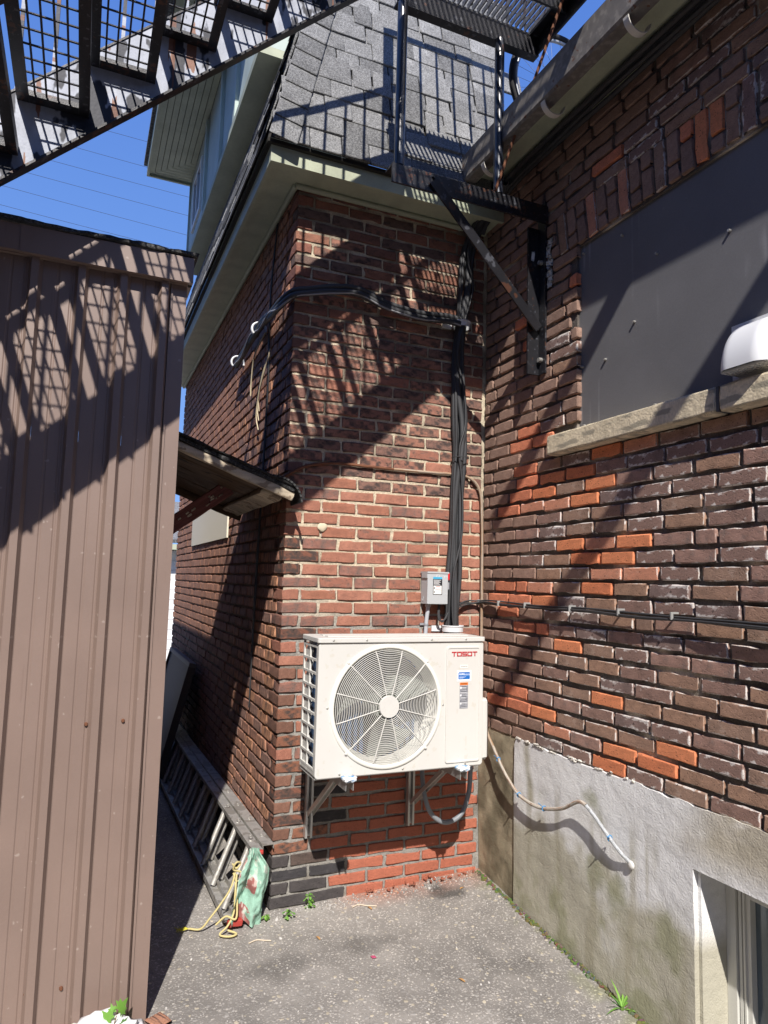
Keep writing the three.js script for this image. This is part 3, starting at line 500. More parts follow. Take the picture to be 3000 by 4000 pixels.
// upper storey set above the side wall
{
  const u = thing('upper_storey', 'pale green panelled upper storey with boarded soffit above the side wall', 'upper storey');
  const pale = M(0xffffff, 0.65, { map: tex(256, 256, (a, b) => { const n = tfbm(a, b, 5, 5, 860, 4); return [184, 198, 190].map((k) => k * (0.92 + 0.14 * n)); }) });
  part(u, 'wall', bx(-0.1, 0.8, 5.108, 6.176, -4.19, -0.6), pale);
  for (const z of [-0.7, -1.48, -2.16, -3.02]) part(u, 'batten', bx(-0.128, -0.1005, 5.112, 6.10, z - 0.04, z + 0.04), pale);
  part(u, 'sill_board', bx(-0.135, 0.3, 5.05, 5.1075, -4.23, -0.6), greenTrim);
  part(u, 'corner_board', bx(-0.118, -0.04, 5.109, 6.10, -4.216, -4.1905), pale);
  const win = part(u, 'window', merge([bx(-0.12, -0.1005, 5.86, 5.905, -3.85, -3.29), bx(-0.12, -0.1005, 5.34, 5.385, -3.85, -3.29), bx(-0.12, -0.1005, 5.386, 5.859, -3.85, -3.805), bx(-0.12, -0.1005, 5.386, 5.859, -3.335, -3.29), bx(-0.12, -0.1005, 5.386, 5.859, -3.59, -3.555)]), M(0xe4e6e4, 0.5));
  part(win, 'pane', bx(-0.105, -0.1006, 5.387, 5.858, -3.80, -3.34), P(0x54708c, 0.06));
  for (let k = 0; k < 8; k++) { const x = -0.552 + 0.0565 * k, z = -4.256 + 0.0565 * k, w = 0.051; part(u, 'soffit_board', extrude([[x, -0.6], [x, z], [-0.1005, z], [-0.1005, z + w], [x + w, z + w], [x + w, -0.6]].map(([a, b]) => [a, -b]), 0.012).rotateX(-Math.PI / 2).translate(0, 6.13, 0), greenTrim); }
  part(u, 'soffit_backing', bx(-0.552, -0.1, 6.1445, 6.157, -4.256, -0.6), deckMat);
  part(u, 'eave_edge', merge([bx(-0.58, -0.5525, 6.107, 6.243, -4.284, -0.6), bx(-0.552, 0.8, 6.107, 6.243, -4.284, -4.2565)]), greenTrim);
  part(u, 'roof_edge', bx(-0.615, 1.1, 6.2435, 6.288, -4.32, -0.5), shMats[3]);
}
// neighbour seen through the gap, and wires across the sky
{
  const n = thing('neighbour_house', 'white sided neighbouring house seen through the gap behind the shed', 'house');
  const wm = M(0xe8e8e6, 0.6);
  part(n, 'wall', bx(-4, 3.2, -0.2, 2.1, -13, -9.02), wm);
  for (let k = 0; k < 13; k++) { const b = bx(-4, 3.2, -0.1 + k * 0.17, -0.1 + k * 0.17 + 0.162, -9.0195, -9.0); b.translate(0, 0, 0.004 * (k % 2)); part(n, 'siding_board', b, wm); }
  part(n, 'soffit', bx(-4.3, 3.5, 2.11, 2.2, -13, -8.6), greenTrim);
  const r = bx(-4.3, 3.5, 0, 0.06, 0, 2.6); r.rotateX(0.6); r.translate(0, 2.21, -8.6); r.translate(0, 0, 0); const r2 = bx(-4.3, 3.5, 0, 0.06, -2.6, 0); r2.rotateX(0.35); r2.translate(0, 2.22, -8.6); part(n, 'roof', r2, shMats[0]);
}
// unseen houses added behind and left of the viewer to block low sky
{
  const bm2 = M(0xffffff, 0.9, { map: brickFace(95, [120, 84, 70], { soot: 0.3 }) });
  const h = thing('neighbour_house', 'unseen dark brick house added behind the viewer to block low sky', 'house');
  part(h, 'wall', bx(-12, 7, -0.2, 5.2, 9.2, 16, 3), bm2); part(h, 'roof', bx(-12.4, 7.4, 5.2005, 5.5, 8.9, 16.4, 2), shMats[3]);
  for (let k = 0; k < 5; k++) part(h, 'window', bx(-10 + k * 3.4, -8.9 + k * 3.4, 1.2, 2.7, 9.17, 9.1995), P(0x54606c, 0.08));
  const l = thing('neighbour_house', 'unseen dark brick house added on the left to block low sky', 'house');
  part(l, 'wall', bx(-12, -5.2, -0.2, 6.6, -7, 8.8, 3), bm2); part(l, 'roof', bx(-12.4, -4.9, 6.6005, 6.9, -7.3, 8.85, 2), shMats[3]);
  for (let k = 0; k < 4; k++) part(l, 'window', bx(-5.1995, -5.17, 1.2, 2.7, -5 + k * 3.4, -3.9 + k * 3.4), P(0x54606c, 0.08));
}
{
  const wires = [[16.07, 15.673, 2.286], [15.314, 14.934, 2.257], [16.837, 16.518, 2.276], [17.566, 17.323, 2.234], [18.368, 18.174, 0.836], [19.377, 19.267, 0.542]];
  const sorted = [...wires].sort((a, b) => a[0] - b[0]), names = ['lowest of the six thin wires crossing the sky', 'second lowest of the six thin sky wires', 'third lowest of the six thin sky wires', 'third highest of the six thin sky wires', 'second highest of the six thin sky wires', 'highest of the six thin wires crossing the sky'];
  sorted.forEach(([a, b, xb], i) => { const xa = -4.67, sl = (b - a) / (xb - xa), pts = []; for (let k = 0; k <= 24; k++) { const x = -22 + 44 * k / 24; pts.push([x, a + sl * (x - xa) + 0.0012 * (x + 1.2) ** 2 - 0.014, -25]); } solo('power_line', tube(pts, 0.007, 48, 5), M(0x34373c, 0.8), names[i], 'wire', 'power lines in the sky'); });
}

// ---------- steel fire escape ----------
const peel = M(0xffffff, 0.6, { map: tex(512, 256, (u, v, i, j) => { const n = tfbm(u, v, 22, 11, 1000, 4), m = tfbm(u, v, 40, 20, 1004, 3), f = h3(i, j, 1); let c = [176, 182, 194].map((k) => k * (0.86 + 0.2 * m) + 10 * (f - 0.5)); c = mix3(c, [38, 40, 48], 0.9 * ss(0.55, 0.61, n + 0.10 * (m - 0.5))); if (tfbm(u, v, 40, 3, 1009, 3) > 0.73) c = mix3(c, [128, 74, 46], 0.75); return c; }), bumpMap: bumpGrain, bumpScale: 0.001 });
const SM = 0.925, SB = 4.222;                              // underside of the stringers: y = SM x + SB
const ZF = 0.95, ZN = 1.71, TX = -1.287, TY = 3.319, RUN = 0.218, RISE = 0.2055;
{
  const st = thing('fire_escape_stair', 'black steel open mesh stair climbing overhead from the shed towards the house', 'stair');
  const x0 = -2.35, x1 = 0.30, hgt = 0.325;
  let lift = 0; const para = (a, b) => [[x0, SM * x0 + SB + lift + a], [x1, SM * x1 + SB + lift + a], [x1, SM * x1 + SB + lift + b], [x0, SM * x0 + SB + lift + b]];
  for (const [z, sgn, lab] of [[ZF, 1, 'far side plate with peeling pale paint and rust'], [ZN, -1, 'near side plate']]) {
    lift = sgn > 0 ? 0 : 0.06; const g = extrude(para(0, hgt), 0.008); g.translate(0, 0, z - (sgn > 0 ? 0.008 : 0)); const s = part(st, 'stringer', uvMetres(g, 0.9), peel, lab);
    const fl = extrude(para(-0.012, -0.0005), 0.045); fl.translate(0, 0, sgn > 0 ? z - 0.008 : z - 0.037); part(s, 'flange', uvMetres(fl, 2), steelBlack);
    const ft = extrude(para(hgt + 0.0005, hgt + 0.01), 0.04); ft.translate(0, 0, sgn > 0 ? z - 0.036 : z - 0.004); part(s, 'flange', uvMetres(ft, 2), steelBlack);
  }
  for (let k = -4; k <= 6; k++) {
    const x = TX + RUN * k, y = TY + RISE * k, za = ZF + 0.003, zb = ZN - 0.003, w = 0.236;
    const t = new THREE.Group(); t.name = 'tread'; st.add(t);
    part(t, 'tread_frame', merge([bx(x, x + 0.04, y, y + 0.008, za, zb, 3), bx(x, x + 0.006, y + 0.0085, y + 0.05, za, zb, 3), bx(x + w - 0.035, x + w, y, y + 0.008, za, zb, 3), bx(x + w - 0.006, x + w, y + 0.0085, y + 0.04, za, zb, 3), bx(x + 0.0405, x + w - 0.0355, y + 0.0005, y + 0.007, za, za + 0.045, 3), bx(x + 0.0065, x + w - 0.0065, y + 0.0085, y + 0.045, za + 0.001, za + 0.007, 3), bx(x + 0.0405, x + w - 0.0355, y + 0.0005, y + 0.007, zb - 0.045, zb, 3)]), steelBlack);
    const rods = []; for (let i = 0; i < 6; i++) rods.push(rod(V(x + 0.022 + i * 0.037, y + 0.014, za + 0.01), V(x + 0.022 + i * 0.037, y + 0.014, zb - 0.01), 0.0038, 6)); for (let i = 1; i < 11; i++) rods.push(rod(V(x + 0.008, y + 0.020, za + i * 0.07), V(x + w - 0.008, y + 0.020, za + i * 0.07), 0.0036, 6));
    part(t, 'wire_mesh', merge(rods), steelBlack);
  }
  // railings of both sides
  for (const z of [ZF - 0.018, ZN + 0.018]) {
    const hb = SB + 0.93, a = V(x0, SM * x0 + hb, z), b = V(x1, SM * x1 + hb, z);
    part(st, 'handrail', bar(a, b, 0.04, 0.022), steelBlack);
    for (let x = x0 + 0.05; x < x1; x += 0.112) part(st, 'baluster', bar(V(x, SM * x + SB + 0.05, z), V(x, SM * x + hb - 0.012, z), 0.013, 0.013, V(1, 0, 0)), peel);
  }
}
const LY = 4.70;
{
  const l = thing('fire_escape_landing', 'black steel landing with bar grating on two pipe posts beside the roof', 'landing');
  const xa = 0.31, xb = 1.17, za = 0.60, zb = 1.68;
  const ch = (n, ...g) => part(l, n, merge(g), steelBlack);
  ch('frame_beam', bx(xa, xb, LY - 0.11, LY - 0.002, za, za + 0.012, 2), bx(xa, xb, LY - 0.12, LY - 0.1105, za - 0.04, za + 0.012, 2));
  ch('frame_beam', bx(xa, xb, LY - 0.11, LY - 0.002, zb - 0.012, zb, 2), bx(xa, xb, LY - 0.12, LY - 0.1105, zb - 0.012, zb + 0.04, 2));
  ch('frame_beam', bx(xa, xa + 0.012, LY - 0.109, LY - 0.003, za + 0.0125, zb - 0.0125, 2));
  ch('frame_beam', bx(xb - 0.012, xb, LY - 0.109, LY - 0.003, za + 0.0125, zb - 0.0125, 2), bx(xb - 0.06, xb - 0.0125, LY - 0.012, LY - 0.0035, za + 0.0125, zb - 0.0125, 2));
  ch('cross_beam', bx(xa + 0.0125, xb - 0.0125, LY - 0.07, LY - 0.003, 0.86, 0.872, 2));
  ch('cross_beam', bx(xa + 0.0125, xb - 0.0125, LY - 0.07, LY - 0.003, 1.28, 1.292, 2));
  const lightBar = M(0xffffff, 0.5, { map: scuff([128, 130, 134], [70, 70, 74], 0.4, 0.3), metalness: 0.3 });
  for (let i = 0; i < 28; i++) { const x = xa + 0.018 + i * 0.03; part(l, 'grating_bar', bx(x, x + 0.006, LY, LY + 0.03, za, zb, 2), lightBar); }
  for (let i = 0; i < 11; i++) part(l, 'grating_rod', rod(V(xa + 0.01, LY + 0.032, za + 0.06 + i * 0.105), V(xb - 0.01, LY + 0.032, za + 0.06 + i * 0.105), 0.0035, 6), lightBar);
  const pm = steelPipe;
  for (const x of [0.338, 0.912]) part(l, 'post', rod(V(x, 3.706, 0.618), V(x, LY - 0.121, 0.618), 0.026, 20), pm);
  // guard rail on the far and right sides
  part(l, 'guard_rail', merge([bar(V(xa, 5.58, za), V(xb, 5.58, za), 0.04, 0.022), bar(V(xa, 5.58, za), V(xa, 4.74, za), 0.05, 0.05, V(1, 0, 0))]), steelBlack);
  for (let x = xa + 0.1; x < xb; x += 0.112) part(l, 'baluster', bar(V(x, 4.74, za), V(x, 5.57, za), 0.013, 0.013, V(1, 0, 0)), steelBlack);
  part(l, 'guard_rail', bar(V(xb, 5.58, za), V(xb, 5.58, zb), 0.04, 0.022), steelBlack);
  for (let z = za + 0.1; z < zb; z += 0.112) part(l, 'baluster', bar(V(xb, 4.70, z), V(xb, 5.57, z), 0.013, 0.013, V(1, 0, 0)), steelBlack);
}
{
  const b = thing('wall_bracket', 'black angle iron bracket bolted to the right wall carrying the landing posts', 'bracket');
  part(b, 'wall_angle', merge([bx(XB - 0.014, XB - 0.003, 2.785, 3.735, 0.562, 0.628, 3), bx(XB - 0.085, XB - 0.0145, 2.785, 3.60, 0.562, 0.573, 3)]), steelBlack);
  part(b, 'arm', merge([bx(0.293, XB - 0.004, 3.606, 3.703, 0.629, 0.640, 3), bx(0.293, XB - 0.0145, 3.692, 3.703, 0.556, 0.6285, 3)]), steelBlack);
  part(b, 'brace', merge([bar(V(0.512, 3.66, 0.648), V(1.185, 3.03, 0.60), 0.010, 0.055), bar(V(0.512, 3.685, 0.630), V(1.185, 3.055, 0.582), 0.045, 0.009)]), steelBlack);
  for (const y of [3.40, 2.86]) { const g = new THREE.CylinderGeometry(0.013, 0.013, 0.022, 6); g.rotateZ(Math.PI / 2); g.translate(XB - 0.024, y, 0.598); part(b, 'bolt', g, screwMat); }
  part(b, 'paint_splash', roughBox(0.02, 0.05, 0.003, 4, { r: 0.003, e: 0.004, amp: 0.004 }).translate(XB - 0.055, 3.44, 0.5745), M(0xe2e2de, 0.7));
  const rodT = thing('tie_rod', 'thin rusty rod slanting up from the bracket arm past the gutter', 'rod');
  part(rodT, 'shaft', rod(V(0.885, 3.71, 0.632), V(1.108, 4.66, 0.90), 0.0085, 8), rustMat); part(rodT, 'foot', bx(0.865, 0.905, 3.7035, 3.712, 0.60, 0.6285), rustMat);
  const sp = []; for (let k = 0; k < 9; k++) { const g = roughBox(rr(0.02, 0.05), rr(0.012, 0.04), 0.003, k + 60, { r: 0.004, e: 0.004, amp: 0.006 }); g.rotateY(-Math.PI / 2); g.translate(XB - 0.003, 3.50 - k * 0.03, 0.648 + rr(-0.004, 0.012)); sp.push(g); }
  solo('paint_drip', merge(sp), M(0xcfd0cc, 0.8), 'dried white paint drips on the bricks beside the black bracket', 'paint').userData.kind = 'stuff';
}
// cross beams of the walkway behind and above the viewer, whose shadows fall on the right wall
{
  const mk = (z, x0, label) => { const t = thing('walkway_beam', label, 'beam'); part(t, 'web', bx(x0, 1.5, 4.60, 4.70, z, z + 0.014, 2), steelBlack); part(t, 'flange', bx(x0, 1.5, 4.7005, 4.711, z - 0.03, z + 0.03, 2), steelBlack); };
  mk(2.72, 0.30, 'black steel walkway beam overhead, nearer the landing'); mk(3.74, -0.06, 'black steel walkway beam overhead, farther from the landing');
}
// bicycle wheel parked beyond the gutter
{
  const w = thing('bicycle_wheel', 'spoked bicycle wheel standing on the roof beside the landing', 'wheel');
  const c = V(1.40, 4.52, 0.50), tm = M(0x1d1d1f, 0.8);
  const T = new THREE.TorusGeometry(0.33, 0.019, 10, 72); T.translate(c.x, c.y, c.z); part(w, 'tyre', T, tm);
  const R = new THREE.TorusGeometry(0.305, 0.010, 8, 72); R.translate(c.x, c.y, c.z); part(w, 'rim', R, galv);
  const hub = rod(V(c.x, c.y, c.z - 0.04), V(c.x, c.y, c.z + 0.04), 0.022, 12); part(w, 'hub', hub, galv);
  for (let k = 0; k < 28; k++) { const a = k / 28 * Math.PI * 2, s = k % 2 ? 0.03 : -0.03, o = (k % 4 < 2 ? 1 : -1) * 0.5; part(w, 'spoke', rod(V(c.x + 0.02 * Math.cos(a + o), c.y + 0.02 * Math.sin(a + o), c.z + s), V(c.x + 0.3 * Math.cos(a), c.y + 0.3 * Math.sin(a), c.z), 0.0012, 4), galv); }
}

// ---------- brown metal shed ----------
{
  const s = thing('metal_shed', 'brown ribbed metal shed standing at the left', 'shed');
  const SX = -0.655, SZ = 0.695, ytop = 2.965;
  const bt = tex(512, 512, (u, v, i, j) => { const n = tfbm(u, v, 6, 6, 1100, 5), d = tfbm(u, v, 50, 50, 1104, 3), f = h3(i, j, 2); let c = [132, 113, 103].map((k) => k * (0.94 + 0.12 * n) + 3 * (f - 0.5)); if (d > 0.86) c = mix3(c, [184, 172, 162], 0.5); if (tfbm(u, v, 120, 5, 1109, 3) > 0.84) c = mix3(c, [122, 102, 92], 0.4); return c; });
  const wav = tex(256, 256, (u, v) => 255 * tfbm(u, v, 5, 3, 1130, 3), { data: true }); const brown = P(0xffffff, 0.45, { map: bt, clearcoat: 0.55, clearcoatRoughness: 0.46, bumpMap: wav, bumpScale: 0.006 });
  const ribs = [-2.78, -2.62, -2.46, -2.30, -2.14, -1.98, -1.82, -1.66, -1.50, -1.34, -1.18, -1.016, -0.862, -0.705];
  // one panel per rib pitch: pan with two grooves, then a trapezoid rib
  for (let k = 0; k + 1 < ribs.length; k++) {
    const a = ribs[k], b = ribs[k + 1], W = b - a, t = 0.002, big = 0.026, pts = [];
    pts.push([a, 0], [a + 0.010, 0]);
    for (const g of [0.33, 0.62]) { const x = a + W * g; pts.push([x - 0.006, 0], [x - 0.002, -0.0025], [x + 0.002, -0.0025], [x + 0.006, 0]); }
    pts.push([b - 0.052, 0], [b - 0.040, big], [b - 0.014, big], [b - 0.002, 0], [b - 0.0005, 0]);
    const back = pts.map(([x, y]) => [x, y - t]).reverse(), g = extrude([...pts, ...back], ytop - 0.01 + 0.02);
    g.rotateX(-Math.PI / 2); g.scale(1, 1, -1); // y up, profile towards +z
    const idx = g.index; if (!idx) { const p = g.attributes.position; for (let i = 0; i < p.count; i += 3) { for (const A of [g.attributes.position, g.attributes.normal, g.attributes.uv]) { for (let c = 0; c < A.itemSize; c++) { const q = A.array[(i + 1) * A.itemSize + c]; A.array[(i + 1) * A.itemSize + c] = A.array[(i + 2) * A.itemSize + c]; A.array[(i + 2) * A.itemSize + c] = q; } } } }
    g.computeVertexNormals(); g.translate(0, -0.02, SZ); part(s, 'siding_panel', uvMetres(g, 0.7), brown);
  }
  part(s, 'corner_trim', merge([bx(-0.7045, SX + 0.01, -0.02, 2.87, SZ + 0.001, SZ + 0.006, 0.7), bx(SX + 0.004, SX + 0.01, -0.02, 2.87, SZ - 0.12, SZ + 0.0005, 0.7), bx(-0.708, -0.700, -0.02, 2.87, SZ + 0.0065, SZ + 0.012, 0.7)]), brown);
  part(s, 'side_wall', bx(SX - 0.02, SX + 0.0035, -0.02, 2.86, -3.3, SZ - 0.003, 0.7), brown);
  part(s, 'fascia', merge([bx(-2.8, -1.262, 2.863, 2.965, SZ + 0.027, SZ + 0.05, 0.7), bx(-1.2615, SX + 0.028, 2.86, 2.965, SZ + 0.03, SZ + 0.053, 0.7), bx(-2.8, SX + 0.028, 2.86, 2.8665, SZ + 0.0065, SZ + 0.0265, 0.7)]), brown);
  part(s, 'side_fascia', bx(SX + 0.011, SX + 0.028, 2.86, 2.964, -3.3, SZ + 0.0295, 0.7), brown);
  const rm = M(0xffffff, 0.95, { map: shTex(960, 70), bumpMap: bumpGrain, bumpScale: 0.004 }), r = roughBox(2.2, 0.02, 4.1, 5, { nx: 60, ny: 1, nz: 4, amp: 0.004, r: 0.004 }); r.translate(-1.71, 2.978, -1.29); part(s, 'roof', uvMetres(r, 2), rm);
  part(s, 'back_wall', bx(-2.8, SX - 0.0205, -0.02, 2.86, -3.3, -3.27), brown); part(s, 'far_side_wall', bx(-2.82, -2.8005, -0.02, 2.86, -3.3, SZ - 0.003), brown);
  for (const [x, y] of [[-1.048, 1.10], [-0.92, 1.104], [-1.06, 0.181], [-0.944, 0.177], [-0.79, 1.11], [-1.20, 1.10], [-1.04, 2.02], [-1.22, 0.185]]) { const g = new THREE.CylinderGeometry(0.006, 0.0075, 0.008, 6); g.rotateX(Math.PI / 2); g.translate(x, y, SZ + 0.0042); part(s, 'screw', g, rustMat); }
}
// lean-to canopy on the shed's side, reaching the brick corner
{
  const c = thing('canopy', 'rotting wooden canopy with black felt roof between the shed and the brick corner', 'canopy');
  const wood = (s, base, grain) => M(0xffffff, 0.85, { map: tex(256, 128, (u, v, i, j) => { const g = tfbm(u, v, 3, 26, s, 4), k = tfbm(u, v, 8, 60, s + 3, 2), f = h3(i, j, s); let q = base.map((x) => x * (0.72 + 0.5 * g + 0.2 * (k - 0.5) + 0.06 * (f - 0.5))); if (tfbm(u, v, 6, 10, s + 9, 4) > 0.66) q = mix3(q, grain, 0.7); return q; }), bumpMap: bumpGrain, bumpScale: 0.002 });
  const dark = wood(1200, [96, 78, 60], [38, 32, 28]), grey = wood(1220, [196, 182, 158], [120, 104, 86]), red = wood(1240, [132, 84, 80], [112, 66, 64]);
  const felt = M(0xffffff, 0.9, { map: shTex(980, 46), bumpMap: bumpRough, bumpScale: 0.006 });
  const sl = (x) => 2.075 - (x + 0.0) * 0.36, za = -1.0, zb = 0.17;      // underside height across the slope
  const onSlope = (x0, x1, dy, h, z0, z1) => { const g = roughBox(Math.hypot(x1 - x0, sl(x0) - sl(x1)), h, z1 - z0, Math.round((x0 + z0) * 100), { nx: 10, ny: 2, nz: 8, amp: 0.003, r: 0.003, e: 0.008 }); g.rotateZ(Math.atan2(sl(x1) - sl(x0), x1 - x0)); g.translate((x0 + x1) / 2, (sl(x0) + sl(x1)) / 2 + dy + h / 2, (z0 + z1) / 2); return uvMetres(g, 2); };
  [[za, -0.62], [-0.613, -0.30], [-0.293, -0.05], [-0.043, 0.14]].forEach(([p, q], i) => part(c, 'plank', onSlope(-0.64, -0.03 - 0.02 * (i % 2), 0.0, 0.018, p, q), dark));
  part(c, 'front_rafter', onSlope(-0.60, 0.0, -0.014, 0.044, 0.1405, 0.172), grey);
  part(c, 'back_rafter', onSlope(-0.63, -0.03, -0.05, 0.049, za, za + 0.035), dark);
  part(c, 'eaves_board', onSlope(-0.16, -0.05, -0.03, 0.028, -0.95, 0.10), grey);
  part(c, 'felt', merge([onSlope(-0.645, 0.0, 0.056, 0.012, za - 0.02, 0.19), onSlope(-0.645, 0.004, 0.0305, 0.030, za, 0.180)]), felt);
  const cv = []; for (let k = 0; k <= 10; k++) { const a = k / 10; cv.push(V(-0.12 + 0.155 * Math.sin(a * 1.45), sl(-0.1) + 0.07 - 0.125 * a * a, 0.0)); }
  const lip = []; for (let k = 0; k < 10; k++) { const p0 = cv[k], p1 = cv[k + 1]; lip.push(bar(V((p0.x + p1.x) / 2, (p0.y + p1.y) / 2, -1.0), V((p0.x + p1.x) / 2, (p0.y + p1.y) / 2, 0.196), p0.distanceTo(p1) * 1.12, 0.010, V(-(p1.y - p0.y), p1.x - p0.x, 0).normalize())); }
  part(c, 'felt_lip', merge(lip), felt, 'felt edge curling down over the rotten board');
  part(c, 'brace', roughBox(0.42, 0.088, 0.035, 3, { nx: 8, ny: 3, nz: 2, r: 0.002 }).rotateZ(0.66).translate(-0.40, 2.045, -0.35), red, 'knee brace with flaking red brown paint');
  const fk = []; for (let k = 0; k < 12; k++) { const t = rr(-0.15, 0.18), q = roughBox(rr(0.008, 0.03), rr(0.004, 0.01), 0.002, k + 9, { r: 0.001, e: 0.002, amp: 0.003 }); q.rotateZ(0.66); q.translate(-0.40 + t * 0.79 - 0.0 + rr(-0.02, 0.02), 2.045 + t * 0.613 + rr(-0.025, 0.025), -0.331); fk.push(q); }
  part(c, 'bare_spots', merge(fk), M(0xd9d0bd, 0.9)).userData.kind = 'stuff';
}

// ---------- outdoor unit on the wall ----------
const acWhite = M(0xffffff, 0.42, { map: tex(256, 256, (u, v, i, j) => { const n = tfbm(u, v, 5, 5, 1300, 4), d = tfbm(u, v, 40, 40, 1305, 3); let c = [210, 209, 203].map((k) => k * (0.98 + 0.03 * n)); if (d > 0.74) c = mix3(c, [196, 190, 174], 0.35); return c; }) });
{
  const ac = thing('air_conditioner', 'white wall mounted outdoor unit with round fan grille and red lettering', 'air conditioner');
  const x0 = 0.034, x1 = 0.897, y0 = 0.782, y1 = 1.381, zf = 0.553, zb = 0.318, cx = 0.379, cy = 1.087, R = 0.268;
  const hole = new THREE.Path(); hole.absarc(cx, cy, R, 0, Math.PI * 2, true);
  const rc = (a, b, c, d, r) => { const s = []; const arc = (mx, my, t0) => { for (let k = 0; k <= 5; k++) { const t = t0 + k / 5 * Math.PI / 2; s.push([mx + r * Math.cos(t), my + r * Math.sin(t)]); } }; arc(b - r, c + r, -Math.PI / 2); arc(b - r, d - r, 0); arc(a + r, d - r, Math.PI / 2); arc(a + r, c + r, Math.PI); return s; };
  const front = extrude(rc(x0 + 0.004, x1 - 0.004, y0 + 0.004, y1 - 0.004, 0.012), 0.008, 0.004, [hole]); front.translate(0, 0, zf - 0.012);
  part(ac, 'front_panel', front, acWhite);
  // raised rim of the fan opening
  const rim = new THREE.LatheGeometry([[R + 0.018, 0], [R + 0.016, 0.006], [R + 0.004, 0.009], [R - 0.004, 0.004], [R - 0.006, -0.03], [R - 0.022, -0.08]].map(([a, b]) => new THREE.Vector2(a, b)), 72); rim.rotateX(Math.PI / 2); rim.translate(cx, cy, zf);
  part(ac, 'fan_rim', rim, new THREE.MeshStandardMaterial({ color: 0xe6e5dc, roughness: 0.45, side: THREE.DoubleSide }));
  part(ac, 'top_cover', (() => { const g = merge([extrude(rc(x0 - 0.004, x1 + 0.004, -(zf + 0.006), -zb + 0.004, 0.012), 0.016, 0.003).rotateX(-Math.PI / 2).translate(0, y1 + 0.003, 0), bx(x0 + 0.06, x1 - 0.06, y1 + 0.0225, y1 + 0.0265, zf - 0.10, zf - 0.055), bx(x0 + 0.06, x1 - 0.06, y1 + 0.0225, y1 + 0.0265, zf - 0.17, zf - 0.125)]); return uvMetres(g, 2); })(), acWhite);
  part(ac, 'base', bx(x0 + 0.005, x1 - 0.005, y0 - 0.006, y0 + 0.012, zb, zf - 0.014), acWhite);
  part(ac, 'back_panel', bx(0.62, x1, y0 + 0.0125, y1, zb, zb + 0.006), acWhite);
  part(ac, 'right_panel', bx(x1 - 0.006, x1, y0 + 0.0125, y1, zb + 0.0065, zf - 0.0125), acWhite);
  part(ac, 'coil', merge([bx(x0 + 0.04, 0.62, y0 + 0.0125, y1 - 0.002, zb + 0.004, zb + 0.03), bx(x0 + 0.026, x0 + 0.0395, y0 + 0.0125, y1 - 0.002, zb + 0.004, zf - 0.06)]), M(0xffffff, 0.4, { metalness: 0.4, map: tex(256, 64, (u, v, i) => { const t = (i % 8) < 3 ? 50 : 140; return [t * 0.55, t * 0.82, t * 1.15]; }) }), 'blue finned coil');
  // lattice on the left side: 2 columns, 9 rows
  const lat = [], zs = [zb, 0.418, 0.520, zf - 0.0125], rows = 9; lat.push(bx(x0, x0 + 0.008, y0 + 0.0125, y1, zs[2], zs[3]), bx(x0, x0 + 0.008, y0 + 0.0125, y1, zs[0], zs[0] + 0.014), bx(x0, x0 + 0.008, y0 + 0.0125, y1, zs[1] - 0.005, zs[1] + 0.005));
  for (let k = 0; k <= rows; k++) { const y = mix(y0 + 0.035, y1 - 0.02, k / rows); lat.push(bx(x0 - 0.0005, x0 + 0.0085, y - 0.005, y + 0.005, zs[0] + 0.0145, zs[2] - 0.0005)); }
  lat.push(bx(x0 + 0.0005, x0 + 0.0075, y0 + 0.0125, y0 + 0.03, zs[0] + 0.0145, zs[1] - 0.006), bx(x0 + 0.0005, x0 + 0.0075, y0 + 0.0125, y0 + 0.03, zs[1] + 0.006, zs[2] - 0.001));
  part(ac, 'side_grid', merge(lat), acWhite);
  for (let k = 0; k < rows; k++) { const ya = mix(y0 + 0.035, y1 - 0.02, k / rows), yb = mix(y0 + 0.035, y1 - 0.02, (k + 1) / rows); part(ac, 'louvre', bar(V(x0 + 0.012, ya + 0.006, zs[0] + 0.03), V(x0 + 0.012, yb - 0.006, zs[1] - 0.008), 0.012, 0.05, V(0, 0, 1)), acWhite); }
  // fan: three swept blades behind the grille
  const fanM = M(0x7c827a, 0.5), hz = zf - 0.10;
  const hb = new THREE.CylinderGeometry(0.06, 0.07, 0.09, 32); hb.rotateX(Math.PI / 2); hb.translate(cx, cy, hz); const fan = part(ac, 'fan', hb, fanM);
  for (let k = 0; k < 3; k++) {
    const g = new THREE.PlaneGeometry(1, 1, 14, 10), p = g.attributes.position;
    for (let i = 0; i < p.count; i++) { const u = p.getX(i) + 0.5, v = p.getY(i) + 0.5, r = mix(0.055, 0.250, v), a = k * 2.094 + 0.5 + (u - 0.5) * mix(0.9, 1.25, v) + 0.35 * v; p.setXYZ(i, cx + r * Math.cos(a), cy + r * Math.sin(a), hz + 0.035 - 0.075 * (u) - 0.02 * Math.sin(u * 3.1)); }
    g.computeVertexNormals(); part(fan, 'blade', g, new THREE.MeshPhysicalMaterial({ color: 0x858b83, roughness: 0.55, side: THREE.DoubleSide }));
  }
  part(ac, 'motor_mount', merge([bx(cx - 0.03, cx + 0.03, y0 + 0.02, y1 - 0.01, zb + 0.04, zb + 0.05), rod(V(cx, cy, zb + 0.05), V(cx, cy, hz - 0.04), 0.05, 20)]), M(0x2b2b2c, 0.6));
  part(ac, 'inner_wall', bx(0.655, 0.66, y0 + 0.0125, y1 - 0.002, zb + 0.007, zf - 0.014), M(0x8b8d8a, 0.6));
  // wire guard
  const wires = []; for (let k = 0; k < 25; k++) { const r = 0.062 + k * 0.0082, dome = 0.010 * (1 - (r / R) ** 2) + 0.006, t = new THREE.TorusGeometry(r, 0.0016, 6, 72); t.translate(cx, cy, zf + dome); wires.push(t); }
  part(ac, 'guard_rings', merge(wires), acWhite);
